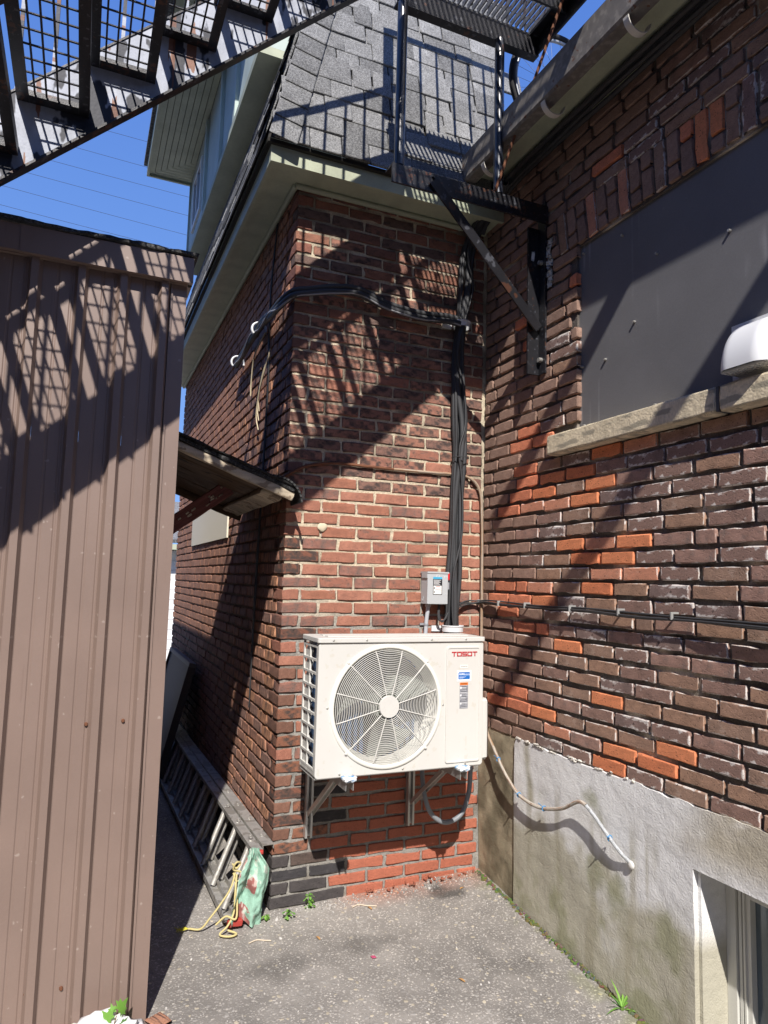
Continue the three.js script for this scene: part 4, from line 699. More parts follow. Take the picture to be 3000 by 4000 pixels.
  for (let k = 0; k < 12; k++) { const a = k / 12 * Math.PI * 2 + Math.PI / 12, pts = [0.04, 0.11, 0.18, 0.235, k % 3 === 1 ? 0.285 : 0.262].map((r) => [cx + r * Math.cos(a), cy + r * Math.sin(a), zf + 0.0085 + 0.010 * (1 - (r / R) ** 2) - (r > 0.26 ? 0.006 : 0)]); part(ac, 'guard_spoke', tube(pts, 0.0028, 10, 6), acWhite); if (k % 3 === 1) { const g = new THREE.SphereGeometry(0.007, 10, 8); g.scale(1, 1, 0.6); g.translate(pts[4][0], pts[4][1], zf + 0.006); part(ac, 'guard_screw', g, acWhite); } }
  const hub = new THREE.CylinderGeometry(0.049, 0.052, 0.012, 40); hub.rotateX(Math.PI / 2); hub.translate(cx, cy, zf + 0.020); part(ac, 'guard_hub', hub, acWhite);
  // service panel with its raised outline
  const sp0 = rc(0.688, 0.876, 0.805, 1.355, 0.012), sp1 = new THREE.Path(rc(0.694, 0.870, 0.811, 1.349, 0.009).reverse().map(([a, b]) => new THREE.Vector2(a, b)));
  part(ac, 'service_panel', merge([extrude(sp0, 0.003, 0.0015, [sp1]).translate(0, 0, zf + 0.001), extrude(rc(0.6945, 0.8695, 0.8115, 1.3485, 0.009), 0.0012, 0.0008).translate(0, 0, zf + 0.0008)]), acWhite);
  // red letters: square capitals with small gaps
  const red = M(0xb5222c, 0.45), lw = 0.0266, lh = 0.023, tk = 0.0052, ly = 1.309, lz = zf + 0.0032, gl = (i) => 0.7145 + i * 0.0292;
  const box2 = (i, a, b, c, d) => bx(gl(i) + a, gl(i) + b, ly + c, ly + d, lz, lz + 0.0012);
  const letters = [
    [box2(0, 0, lw, lh - tk, lh), box2(0, lw / 2 - tk / 2, lw / 2 + tk / 2, 0, lh - tk)],
    [box2(1, 0, lw, lh - tk, lh), box2(1, 0, tk, 0, lh - tk), box2(1, lw - tk, lw, 0, lh - tk), box2(1, tk, lw * 0.56, 0, tk), box2(1, lw * 0.62, lw - tk, 0, tk)],
    [box2(2, 0, lw, lh - tk, lh), box2(2, 0, tk, lh / 2 - tk / 2, lh - tk), box2(2, tk, lw, lh / 2 - tk / 2, lh / 2 + tk / 2), box2(2, lw - tk, lw, tk, lh / 2 - tk / 2), box2(2, 0, lw, 0, tk)],
    [box2(3, 0, lw, 0, tk), box2(3, 0, tk, tk, lh), box2(3, lw - tk, lw, tk, lh), box2(3, tk, lw * 0.36, lh - tk, lh), box2(3, lw * 0.42, lw - tk, lh - tk, lh)],
    [box2(4, 0, lw, lh - tk, lh), box2(4, lw / 2 - tk / 2, lw / 2 + tk / 2, 0, lh - tk)]];
  for (const l of letters) part(ac, 'letter', merge(l), red);
  const decal = (name, a, b, c, d, t, z = 0.0035) => { const g = new THREE.BoxGeometry(b - a, d - c, 0.0006); g.translate((a + b) / 2, (c + d) / 2, zf + z); return part(ac, name, g, M(0xffffff, 0.5, { map: t })); };
  decal('inverter_print', 0.762, 0.806, 1.252, 1.268, canvasTex(256, 96, (c, w, h) => { c.fillStyle = '#e9e8e0'; c.fillRect(0, 0, w, h); c.fillStyle = '#77777a'; c.font = 'italic bold 46px sans-serif'; c.textAlign = 'center'; c.fillText('INVERTER', w / 2, 64); }));
  decal('blue_sticker', 0.746, 0.825, 1.189, 1.241, canvasTex(384, 256, (c, w, h) => { c.fillStyle = '#f4f6f8'; c.fillRect(0, 0, w, h); c.fillStyle = '#1668b8'; c.beginPath(); c.roundRect(34, 40, w - 68, h - 84, 26); c.fill(); c.fillStyle = '#fff'; c.font = 'bold 62px sans-serif'; c.fillText('AHRI', 52, 110); c.font = 'bold 34px sans-serif'; c.fillText('CERTIFIED', 196, 106); c.font = '16px sans-serif'; c.fillText('www.ahridirectory.org', 196, 130); for (let k = 0; k < 3; k++) { c.fillRect(56, 148 + k * 16, 190 - k * 40, 5); } }));
  decal('warning_label', 0.762, 0.808, 1.058, 1.183, canvasTex(192, 512, (c, w, h) => { c.fillStyle = '#8b8d93'; c.fillRect(0, 0, w, h); c.fillStyle = '#e07a34'; c.fillRect(0, 0, w, 52); c.fillStyle = '#3b2414'; c.font = 'bold 30px sans-serif'; c.fillText('WARNING', 26, 38); for (let y = 62, k = 0; y < 500; y += 11, k++) { c.fillStyle = k % 9 === 4 ? '#f0f0f0' : (k % 3 ? '#34363c' : '#d2d4d8'); c.fillRect(8 + (k % 4) * 6, y, w - 20 - ((k * 37) % 60), 6); } c.fillStyle = '#e8e8ea'; c.fillRect(8, 84, 34, 40); c.fillRect(8, 236, 34, 36); c.fillRect(8, 396, 34, 36); }));
  for (const [x, y] of [[0.263, 1.392], [0.10, 1.392], [0.60, 1.392], [0.79, 1.392], [0.15, 0.796], [0.465, 0.796], [0.80, 0.796], [0.083, 1.09], [0.672, 1.08]]) { const g = new THREE.SphereGeometry(0.0055, 10, 6); g.scale(1, 1, 0.5); g.translate(x, y, y > 1.385 ? zf + 0.009 : zf + 0.0005); part(ac, 'screw', g, screwMat); }
  // valve cover bulging on the right side
  part(ac, 'valve_cover', roughBox(0.055, 0.30, 0.17, 6, { nx: 4, ny: 4, nz: 4, amp: 0, r: 0.012, e: 0.014 }).translate(x1 + 0.0285, 0.945, 0.44), acWhite);
}
// two brackets under the unit
[[0.184, 'left aluminium bracket holding up the white outdoor unit'], [0.766, 'right aluminium bracket holding up the white outdoor unit']].forEach(([x, label]) => {
  const b = thing('support_bracket', label, 'bracket', 'brackets under the unit');
  const ch = (a, c, d, e, f, g) => bx(a, c, d, e, f, g, 3);
  part(b, 'rail', merge([ch(x - 0.019, x + 0.019, 0.345, 1.10, 0.004, 0.007), ch(x - 0.019, x - 0.016, 0.345, 1.10, 0.0072, 0.038), ch(x + 0.016, x + 0.019, 0.345, 1.10, 0.0072, 0.038), ch(x - 0.0158, x - 0.008, 0.345, 1.10, 0.035, 0.038), ch(x + 0.008, x + 0.0158, 0.345, 1.10, 0.035, 0.038)]), aluminium);
  part(b, 'arm', merge([ch(x - 0.019, x + 0.019, 0.769, 0.772, 0.040, 0.60), ch(x - 0.019, x - 0.016, 0.734, 0.7688, 0.040, 0.60), ch(x + 0.016, x + 0.019, 0.734, 0.7688, 0.040, 0.60)]), aluminium);
  part(b, 'strut', merge([bar(V(x, 0.475, 0.045), V(x, 0.735, 0.40), 0.030, 0.004), bar(V(x - 0.014, 0.470, 0.051), V(x - 0.014, 0.730, 0.406), 0.003, 0.022), bar(V(x + 0.014, 0.470, 0.051), V(x + 0.014, 0.730, 0.406), 0.003, 0.022)]), aluminium);
  const pad = roughBox(0.062, 0.022, 0.05, 5, { nx: 6, ny: 3, nz: 4, amp: 0.004, r: 0.004, e: 0.008 }); colorize(pad, (px, py, pz) => (fbm(px * 90, pz * 90 + py * 70, 5) > 0.5 ? lin(230, 234, 236) : lin(86, 142, 190))); pad.translate(x, 0.784, 0.588);
  part(b, 'foam_pad', pad, M(0xffffff, 0.8, { vertexColors: true }));
  for (const y of [0.40, 0.44]) { const s = rod(V(x, y, 0.007), V(x, y, 0.014), 0.006, 8); part(b, 'bolt', s, M(0x3a3a3c, 0.5)); }
});
// grey whip from the unit down in a loop and back to the wall
solo('flexible_conduit', tube([[0.80, 0.80, 0.10], [0.775, 0.70, 0.14], [0.765, 0.56, 0.19], [0.80, 0.455, 0.21], [0.885, 0.402, 0.21], [0.975, 0.43, 0.21], [1.022, 0.53, 0.21], [1.035, 0.66, 0.21], [1.03, 0.80, 0.24], [0.99, 0.90, 0.32]], 0.0125, 90, 12), M(0x7d8287, 0.5), 'grey flexible conduit looping below the right side of the outdoor unit', 'conduit');
solo('flexible_conduit', armoured([[0.93, 1.30, 0.30], [0.955, 1.30, 0.30], [0.99, 1.25, 0.31], [1.01, 1.17, 0.32], [1.005, 1.10, 0.34], [0.985, 1.05, 0.38]], 0.014, 0.008), M(0xb4b9bd, 0.5), 'light grey conduit curving out of the outdoor unit side', 'conduit');

// ---------- disconnect box ----------
{
  const d = thing('disconnect_box', 'grey electrical disconnect box with a red switch handle above the outdoor unit', 'electrical box');
  const pb = (a, b, c, e, f, g) => new THREE.BoxGeometry(b - a, e - c, g - f).translate((a + b) / 2, (c + e) / 2, (f + g) / 2);
  const gm = M(0xb4b8ba, 0.45), x0 = 0.812, x1 = 0.943, y0 = 1.545, y1 = 1.722;
  part(d, 'body', bx(x0 + 0.002, x1 - 0.002, y0 + 0.002, y1 - 0.004, 0.006, 0.078), gm);
  part(d, 'cover', merge([roughBox(x1 - x0, y1 - y0, 0.012, 2, { amp: 0, r: 0.002, e: 0.004 }).translate((x0 + x1) / 2, (y0 + y1) / 2, 0.0845), bx(x0 - 0.003, x1 + 0.003, y1 - 0.0035, y1 + 0.006, 0.006, 0.094), bx(x0 - 0.003, x0 + 0.0015, y1 - 0.03, y1 - 0.0036, 0.02, 0.09)]), gm);
  part(d, 'label', pb(x0 + 0.034, x0 + 0.092, y0 + 0.054, y0 + 0.154, 0.0906, 0.0914), M(0xffffff, 0.5, { map: canvasTex(160, 280, (c, w, h) => { c.fillStyle = '#26282c'; c.fillRect(0, 0, w, h); c.fillStyle = '#49a9cf'; c.fillRect(0, 0, w, 34); c.fillStyle = '#fff'; for (let k = 0; k < 5; k++) c.fillRect(10, 48 + k * 16, 130 - (k * 29) % 50, 6); c.fillStyle = '#f2f2ee'; c.fillRect(10, 138, w - 20, 132); c.fillStyle = '#c8342c'; c.fillRect(52, 150, 76, 10); c.fillRect(40, 200, 100, 8); c.fillStyle = '#444'; c.fillRect(18, 160, 14, 34); c.fillRect(18, 220, 14, 34); }) }));
  const badge = canvasTex(64, 64, (c, w, h) => { c.fillStyle = '#c9cdd0'; c.fillRect(0, 0, w, h); c.fillStyle = '#5d6266'; c.font = 'bold 54px sans-serif'; c.textAlign = 'center'; c.fillText('3', 32, 52); });
  part(d, 'number', pb(x0 + 0.055, x0 + 0.073, y1 - 0.024, y1 - 0.008, 0.0906, 0.0912), M(0xffffff, 0.5, { map: badge }));
  for (const [t, y] of [['ON', y1 - 0.020], ['OFF', y0 + 0.062]]) part(d, 'print', pb(x1 - 0.026, x1 - 0.006, y - 0.008, y + 0.002, 0.0906, 0.0911), M(0xffffff, 0.5, { map: canvasTex(96, 48, (c, w, h) => { c.fillStyle = '#c5c9cb'; c.fillRect(0, 0, w, h); c.fillStyle = '#8c9195'; c.font = 'bold 40px sans-serif'; c.textAlign = 'center'; c.fillText(t, w / 2, 40); }) }));
  const hd = part(d, 'handle', bar(V(x1 + 0.006, 1.655, 0.055), V(x1 + 0.018, 1.70, 0.055), 0.010, 0.008, V(0, 0, 1)), galv); part(hd, 'grip', bar(V(x1 + 0.014, 1.685, 0.055), V(x1 + 0.026, 1.722, 0.055), 0.016, 0.014, V(0, 0, 1)), M(0xd8282c, 0.4), 'red handle grip');
  part(d, 'latch', bx(x1 + 0.0005, x1 + 0.010, 1.63, 1.67, 0.05, 0.085), galv);
  const kn = new THREE.TorusGeometry(0.012, 0.0012, 6, 24); kn.scale(0.7, 1, 1); kn.rotateY(Math.PI / 2); kn.translate(x0 + 0.0012, y0 + 0.03, 0.03); part(d, 'knockout', kn, gm);
  const c = thing('electrical_conduit', 'light grey conduit dropping from the disconnect box to the unit', 'conduit');
  part(c, 'pipe', tube([[0.843, 1.545, 0.04], [0.842, 1.51, 0.04], [0.838, 1.46, 0.035], [0.836, 1.38, 0.03], [0.836, 1.2, 0.03]], 0.0115, 40, 12), M(0xb9bec4, 0.5));
  const nut = new THREE.CylinderGeometry(0.017, 0.017, 0.016, 10); nut.translate(0.843, 1.537, 0.04); part(c, 'nut', nut, greyPlastic);
  part(c, 'strap', merge([bx(0.812, 0.862, 1.424, 1.436, 0.002, 0.006), rod(V(0.837, 1.424, 0.032), V(0.837, 1.436, 0.032), 0.0145, 14)]), galv);
  solo('loose_wires', merge([0, 1, 2].map((k) => tube([[0.905 + k * 0.006, 1.55, 0.05], [0.90 + k * 0.004, 1.49, 0.055], [0.905 + k * 0.01, 1.455 - k * 0.006, 0.06], [0.945, 1.462 + k * 0.004, 0.06], [0.97, 1.50, 0.05], [1.0, 1.525, 0.035], [1.06, 1.545, 0.02]], 0.004, 40, 6))), cableBlack, 'thin black wires hanging below the disconnect box', 'wire');
}

// ---------- cables ----------
{
  const b = thing('line_set', 'thick bundle of black insulated pipes running down beside the inner brick corner', 'pipe bundle');
  const path = [[1.14, 3.97, 0.34], [1.12, 3.86, 0.12], [1.075, 3.72, 0.055], [1.06, 3.60, 0.05], [1.055, 3.45, 0.05], [1.025, 3.21, 0.05], [1.007, 3.0, 0.05], [1.01, 2.8, 0.05], [1.028, 2.6, 0.05], [1.032, 2.44, 0.05], [1.02, 2.25, 0.05], [1.004, 1.95, 0.05], [0.998, 1.7, 0.05], [0.997, 1.42, 0.05], [0.997, 1.3, 0.05]];
  const offs = [[-0.026, -0.02, 0.019, 0.0], [0.010, -0.024, 0.017, 1.5], [0.030, -0.010, 0.018, 2.6], [-0.004, 0.010, 0.019, 3.7], [0.022, 0.014, 0.014, 5.0], [-0.030, 0.006, 0.010, 5.9]];
  offs.forEach(([dx, dz, r, ph], i) => part(b, 'pipe', tube(path.map(([x, y, z], k) => { dx = offs[i][0] * 0.82; dz = offs[i][1] * 0.82; const w = 0.010 * Math.sin(k * 1.3 + ph), tight = (k === 5 || k === 13 || k === 9) ? 0.75 : 1.15; return [x + dx * tight + (k > 1 ? w : 0), y, z + dz * tight + 0.008 * Math.cos(k * 1.7 + ph)]; }), r * 0.85, 120, 10), cableBlack));
  part(b, 'thin_cable', tube(path.map(([x, y, z], k) => [x + 0.028 * Math.sin(k * 1.9), y, z + 0.036]), 0.006, 140, 6), cableBlack);
  const band = (y, x, rx) => { const g = new THREE.TorusGeometry(1, 0.16, 8, 36); g.scale(rx, 0.036, 0.05); g.rotateX(Math.PI / 2); return g; };
  for (const [x, y, rx] of [[1.024, 3.205, 0.054], [0.997, 1.408, 0.062]]) { const g = new THREE.CylinderGeometry(rx, rx, 0.034, 32, 1, true); g.scale(1, 1, 0.92); g.translate(x, y, 0.052); const g2 = g.clone(); g2.scale(1, 1, 1); part(b, 'strap', merge([g, bx(x - rx - 0.05, x - rx + 0.01, y - 0.018, y + 0.014, 0.002, 0.010), (() => { const t = new THREE.TorusGeometry(rx, 0.004, 6, 32); t.rotateX(Math.PI / 2); t.scale(1, 1, 0.92); t.translate(x, y + 0.015, 0.052); return t; })()]), new THREE.MeshStandardMaterial({ color: 0xdfe1e2, roughness: 0.45, side: THREE.DoubleSide })); }
  part(b, 'tie', (() => { const t = new THREE.TorusGeometry(0.05, 0.003, 6, 30); t.rotateX(Math.PI / 2); t.translate(1.03, 2.40, 0.052); return t; })(), cableBlack);
  // branch round the outer corner
  const c = thing('cable_branch', 'sagging pair of black insulated pipes crossing the brick wall and turning round the outer corner', 'pipe bundle');
  const p2 = [[1.0, 3.215, 0.075], [0.93, 3.225, 0.06], [0.75, 3.225, 0.045], [0.52, 3.245, 0.045], [0.36, 3.285, 0.05], [0.22, 3.275, 0.055], [0.08, 3.235, 0.055], [-0.01, 3.205, 0.045], [-0.05, 3.19, -0.06], [-0.05, 3.20, -0.26], [-0.048, 3.225, -0.5], [-0.05, 3.225, -0.75], [-0.05, 3.20, -1.0], [-0.045, 3.18, -1.28]];
  [[0.012, 0.0, 0.017], [-0.018, 0.006, 0.018]].forEach(([dy, dz, r], i) => part(c, 'pipe', tube(p2.map(([x, y, z], k) => [x - (k > 6 ? 0.004 * i : 0), y + dy + 0.004 * Math.sin(k * 2 + i), z + (k < 8 ? dz : 0)]), r, 130, 10), cableBlack));
  part(c, 'thin_cable', tube(p2.map(([x, y, z], k) => [x - (k > 7 ? 0.022 : 0), y - 0.028 + (k > 7 ? 0.02 * Math.sin(k * 3) : 0.006 * Math.sin(k * 2.1)), z + (k < 8 ? 0.016 : 0)]), 0.006, 150, 6), M(0x8e9094, 0.6));
  for (const [y, z] of [[3.215, -0.62], [3.185, -1.26]]) { const g = new THREE.TorusGeometry(0.045, 0.008, 8, 28, Math.PI * 1.35); g.rotateZ(-0.4); g.scale(1, 1, 1.6); g.translate(-0.045, y, z); part(c, 'hook', g, M(0xdfe1e2, 0.45)); }
}
{
  // cables under the eave of the right wall
  const e = thing('eave_cables', 'black cables strung under the green eave above the boarded window', 'cable bundle');
  [[1.175, 4.012, 0.017], [1.150, 4.024, 0.015], [1.185, 3.985, 0.013], [1.165, 3.985, 0.011]].forEach(([x, y, r], i) => part(e, 'cable', tube([[1.10 + 0.01 * i, 3.80 - 0.01 * i, 0.08 + 0.01 * i], [x - 0.02, y - 0.10, 0.18], [x, y - 0.02, 0.34], [x, y, 0.7], [x - 0.012, y - 0.010 * (i % 3), 1.2], [x, y, 1.7], [x, y - 0.004, 2.4], [x, y, 4.2]], r, 80, 8), cableBlack));
  const h = thing('wall_cable', 'black cables clipped level across the right brick wall', 'cable bundle');
  const pts = [[1.02, 1.53, 0.05], [1.10, 1.557, 0.03], [1.17, 1.562, 0.03], [1.196, 1.563, 0.06], [1.196, 1.561, 0.3], [1.192, 1.558, 0.6], [1.196, 1.557, 0.95], [1.190, 1.552, 1.3], [1.196, 1.551, 1.58], [1.185, 1.546, 1.8], [1.19, 1.545, 2.2], [1.19, 1.54, 3.4]];
  [[0.007, 0], [-0.004, -0.007], [-0.009, 0.004]].forEach(([dy, dx], i) => part(h, 'cable', tube(pts.map(([x, y, z], k) => [x + dx, y + dy + 0.003 * Math.sin(k * 2.2 + i), z]), 0.0046, 100, 6), cableBlack));
  for (const z of [0.02, 0.235, 0.49, 0.86, 1.19, 1.49]) part(h, 'clip', merge([bx(1.190, 1.2185, 1.567, 1.575, z - 0.003, z + 0.003), bx(1.178, 1.1895, 1.545, 1.575, z - 0.003, z + 0.003)]), M(0x9a9b98, 0.5));
}
// armoured cables
solo('armoured_cable', armoured([[-0.010, 2.185, -0.12], [-0.012, 2.205, -0.01], [0.03, 2.236, 0.012], [0.11, 2.275, 0.012], [0.254, 2.304, 0.012], [0.45, 2.303, 0.012], [0.62, 2.301, 0.012]], 0.0085, 0.007), rustMat, 'rusty armoured cable rising from the canopy across the brick wall', 'cable');
solo('armoured_cable', armoured([[0.62, 2.301, 0.012], [0.85, 2.303, 0.012], [1.03, 2.305, 0.012], [1.09, 2.300, 0.014], [1.15, 2.27, 0.02], [1.185, 2.21, 0.025], [1.196, 2.09, 0.028], [1.202, 1.8, 0.028], [1.204, 1.35, 0.028], [1.203, 1.1, 0.03], [1.195, 0.97, 0.06], [1.186, 0.88, 0.105], [1.178, 0.826, 0.153], [1.176, 0.775, 0.21]], 0.0085, 0.007), M(0xffffff, 0.7, { map: scuff([176, 164, 148], [150, 118, 88], 0.5, 0.2) }), 'pale armoured cable turning down the inner brick corner', 'cable');
{
  const c = thing('armoured_cable', 'patchy rusty and white armoured cable drooping in front of the parged foundation', 'cable');
  const all = [[1.176, 0.775, 0.21], [1.172, 0.72, 0.272], [1.17, 0.65, 0.36], [1.17, 0.595, 0.455], [1.168, 0.578, 0.56], [1.165, 0.584, 0.67], [1.162, 0.63, 0.83], [1.158, 0.70, 0.965], [1.16, 0.695, 1.005], [1.165, 0.66, 1.06], [1.168, 0.605, 1.14], [1.178, 0.56, 1.20], [1.200, 0.525, 1.24]];
  part(c, 'rusty_length', armoured(all.slice(0, 9), 0.0082, 0.008), M(0xffffff, 0.8, { map: scuff([178, 172, 160], [142, 108, 84], 0.42, 0.3) }));
  part(c, 'painted_length', armoured(all.slice(8), 0.0082, 0.008), M(0xffffff, 0.7, { map: scuff([186, 190, 192], [140, 142, 142], 0.45, 0.1) }));
  for (const [x, y, z, a] of [[1.172, 0.72, 0.272, 0.5], [1.17, 0.590, 0.47, 1.0], [1.165, 0.588, 0.69, 0.1], [1.17, 0.60, 1.145, 0.9]]) part(c, 'tie', merge([bar(V(x, y, z), V(x - 0.035, y + 0.03 * Math.cos(a), z + 0.03 * Math.sin(a)), 0.006, 0.002), (() => { const t = new THREE.TorusGeometry(0.0115, 0.0025, 6, 18); t.translate(x, y, z); return t; })()]), M(0x4f94c8, 0.5));
  const e = new THREE.IcosahedronGeometry(0.018, 1); e.scale(0.5, 1, 1); e.translate(1.197, 0.522, 1.24); part(c, 'sealant', e, M(0xd8d6d0, 0.9));
}
// thin wires down the side wall
solo('old_wire', merge([0, 1].map((k) => tube([[-0.008, 3.82, -0.40 - k * 0.02], [-0.008, 3.41, -0.50 - k * 0.015], [-0.008, 2.84, -0.47 - k * 0.02], [-0.008, 2.3, -0.50 - k * 0.02], [-0.008, 1.6, -0.55 - k * 0.03], [-0.008, 0.9, -0.60]], 0.004, 60, 5))), cableBlack, 'pair of thin dark wires running down the side wall', 'wire');
solo('frayed_wire', merge([tube([[-0.02, 3.178, -0.551], [-0.03, 3.10, -0.79], [-0.025, 2.97, -0.875], [-0.02, 2.86, -0.90]], 0.005, 30, 5), ...[0, 1, 2].map((k) => tube([[-0.015, 3.04 - k * 0.02, -0.425], [-0.03, 2.92, -0.485 - k * 0.02], [-0.03, 2.774 - k * 0.05, -0.62 - k * 0.02], [-0.02, 2.70 - k * 0.06, -0.63]], 0.004, 30, 5))]), M(0xcdbf9f, 0.8), 'frayed cream wires dangling on the side wall below the black pipes', 'wire');

// ---------- things in the gap ----------
{
  const l = thing('ladder', 'long aluminium extension ladder lying on its side along the brick side wall', 'ladder');
  const a = V(-0.045, 0.335, 0.03), b = V(-0.125, 0.335, -3.15), c = V(-0.195, 0.012, 0.10), d = V(-0.255, 0.012, -3.05);
  const rail = (p, q, off, w, h) => { const o = V(off, 0, 0), P0 = p.clone().add(o), Q0 = q.clone().add(o); return merge([bar(P0, Q0, w, 0.004), bar(P0.clone().add(V(-w / 2 + 0.002, -h / 2, 0)), Q0.clone().add(V(-w / 2 + 0.002, -h / 2, 0)), 0.004, h), bar(P0.clone().add(V(w / 2 - 0.002, -h / 2, 0)), Q0.clone().add(V(w / 2 - 0.002, -h / 2, 0)), 0.004, h)]); };
  const alu = M(0xffffff, 0.5, { metalness: 0.55, map: scuff([188, 186, 180], [150, 146, 138], 0.42, 0) });
  part(l, 'rail', rail(a, b, 0.022, 0.058, 0.02), alu, 'upper rail nearest the wall'); part(l, 'rail', rail(a.clone().add(V(0, -0.012, 0.03)), b, -0.036, 0.05, 0.02), alu);
  const low = (o) => merge([bar(c.clone().add(V(o, 0.02, 0)), d.clone().add(V(o, 0.02, 0)), 0.052, 0.004), bar(c.clone().add(V(o - 0.024, 0.035, 0)), d.clone().add(V(o - 0.024, 0.035, 0)), 0.004, 0.03), bar(c.clone().add(V(o + 0.024, 0.035, 0)), d.clone().add(V(o + 0.024, 0.035, 0)), 0.004, 0.03)]);
  part(l, 'rail', low(0.028), alu); part(l, 'rail', low(-0.026), alu);
  const rungs = 11; for (let k = 0; k < rungs; k++) for (const s of [0, 1]) { const t = (k + 0.4 + 0.22 * s) / rungs, p = a.clone().lerp(b, t).add(V(s ? 0.02 : -0.036, -0.012, 0)), q = c.clone().lerp(d, t).add(V(s ? 0.028 : -0.026, 0.03, 0)); part(l, 'rung', rod(p, q, 0.016, 10), alu); }
  for (let k = 0; k < 12; k++) for (const s of [0.022, -0.036]) { const t = (k + 0.5) / 12, p = a.clone().lerp(b, t), g = new THREE.TorusGeometry(0.015, 0.0025, 5, 18); g.scale(0.6, 1, 1); g.rotateX(Math.PI / 2); g.translate(p.x + s, p.y + 0.003, p.z); part(l, 'rung_end', g, alu); }
  part(l, 'foot', roughBox(0.075, 0.035, 0.03, 4, { r: 0.004, amp: 0.002 }).translate(c.x, 0.03, 0.118), M(0xa63c34, 0.6), 'scuffed red ladder foot');
  part(l, 'foot', roughBox(0.05, 0.024, 0.03, 6, { r: 0.004, amp: 0.002 }).translate(a.x - 0.036, a.y - 0.016, 0.068), M(0xb03c36, 0.6), 'scuffed red ladder foot');
}
{
  // rag hung over the ladder end: two folds of cloth
  const g = new THREE.PlaneGeometry(1, 1, 26, 44), p = g.attributes.position;
  for (let i = 0; i < p.count; i++) { const u = p.getX(i) + 0.5, v = 0.5 - p.getY(i); const w = mix(0.045, 0.155, ss(0, 0.35, v)), y = 0.355 - 0.335 * v + 0.018 * Math.sin(u * 5) * v - 0.05 * v * (u < 0.45 ? 0 : 1) * ss(0.4, 0.6, u) * 0.2, fold = 0.026 * Math.sin(u * 9 + v * 2.5) * ss(0.02, 0.3, v) + 0.010 * Math.sin(u * 21 - v * 6) * v + 0.05 * (fbm(u * 5, v * 6, 3) - 0.5) + 0.018 * (fbm(u * 14, v * 16, 8) - 0.5); p.setXYZ(i, -0.112 + (u - 0.5) * w - 0.02 * v + 0.012 * Math.sin(v * 5), y, 0.10 + fold + 0.02 * v); }
  g.computeVertexNormals();
  const t = tex(192, 256, (u, v, i, j) => { const n = fbm(u * 6, v * 9, 1500, 4), f = h3(i, j, 3), r = fbm(u * 4 + 3, v * 6, 1504, 5); let c = [150, 190, 170].map((k) => k * (0.86 + 0.22 * n + 0.14 * (f - 0.5))); if (u < 0.6) c = mix3(c, [146, 74, 72], 0.85 * ss(0.54, 0.6, r)); c = mix3(c, [206, 206, 196], 0.6 * ss(0.64, 0.7, fbm(u * 7, v * 7, 1510, 4))); return c; });
  solo('rag', g, new THREE.MeshStandardMaterial({ map: t, roughness: 0.95, side: THREE.DoubleSide, bumpMap: bumpGrain, bumpScale: 0.002 }), 'green rag with red stains hung over the ladder end', 'rag');
  const rp = M(0xffffff, 0.85, { map: tex(64, 64, (u, v) => ((u * 6 + v * 10) % 1 < 0.5 ? [216, 204, 150] : [176, 160, 104])) });
  const r = thing('rope', 'tangled yellow rope tied to the ladder rungs', 'rope');
  const k1 = [[-0.205, 0.275, 0.05], [-0.185, 0.255, 0.06], [-0.165, 0.275, 0.055], [-0.19, 0.285, 0.07], [-0.20, 0.25, 0.06], [-0.165, 0.235, 0.06], [-0.15, 0.205, 0.07], [-0.185, 0.20, 0.07], [-0.20, 0.235, 0.06]];
  part(r, 'knot', tube(k1, 0.0048, 80, 7), rp);
  part(r, 'strand', tube([[-0.19, 0.235, 0.06], [-0.215, 0.18, 0.09], [-0.26, 0.12, 0.10], [-0.31, 0.06, 0.10], [-0.35, 0.014, 0.09], [-0.40, 0.01, 0.06]], 0.0048, 60, 7), rp);
  part(r, 'strand', tube([[-0.185, 0.23, 0.07], [-0.20, 0.15, 0.12], [-0.205, 0.08, 0.13], [-0.235, 0.035, 0.15], [-0.275, 0.012, 0.17], [-0.23, 0.010, 0.20], [-0.20, 0.012, 0.19], [-0.235, 0.02, 0.16]], 0.0048, 70, 7), rp);
  part(r, 'strand', tube([[-0.195, 0.20, 0.09], [-0.19, 0.11, 0.13], [-0.20, 0.06, 0.15], [-0.24, 0.07, 0.13], [-0.285, 0.035, 0.12]], 0.0048, 60, 7), rp);
  const fr = []; for (let k = 0; k < 16; k++) fr.push(tube([[-0.40, 0.010, 0.06], [-0.42 - rr(0, 0.02), 0.012, 0.055 + rr(-0.02, 0.02)], [-0.44 - rr(0, 0.02), 0.008, 0.05 + rr(-0.04, 0.03)]], 0.0012, 6, 4)); part(r, 'frayed_end', merge(fr), M(0xc9c040, 0.8));
  // dark wooden panel leaning at the back
  const b = thing('leaning_board', 'dark framed wooden board leaning on the side wall beyond the ladder', 'board');
  const dm = M(0x4a4440, 0.7, { bumpMap: bumpGrain, bumpScale: 0.002 }), gr = new THREE.Group(); b.add(gr); gr.name = 'board_panel';
  const tilt = (g) => { g.rotateZ(-0.24); g.translate(-0.30, 0.01, 0); return g; };
  part(gr, 'face', tilt(bx(-0.012, 0.012, 0, 0.93, -3.75, -2.45)), dm);
  part(b, 'frame_rail', tilt(bx(-0.03, 0.03, 0.9305, 0.965, -3.78, -2.42)), M(0x6a6664, 0.7)); part(b, 'frame_rail', tilt(bx(-0.03, 0.03, 0, 0.93, -2.4495, -2.42)), M(0x55504a, 0.7)); part(b, 'frame_rail', tilt(bx(-0.03, 0.03, 0, 0.93, -3.78, -3.7505)), dm);
  solo('cover_panel', bx(-0.014, -0.002, 1.955, 2.30, -3.31, -1.535), M(0xe0dac4, 0.6), 'plain cream panel fixed flat on the side wall behind the canopy', 'panel');
}

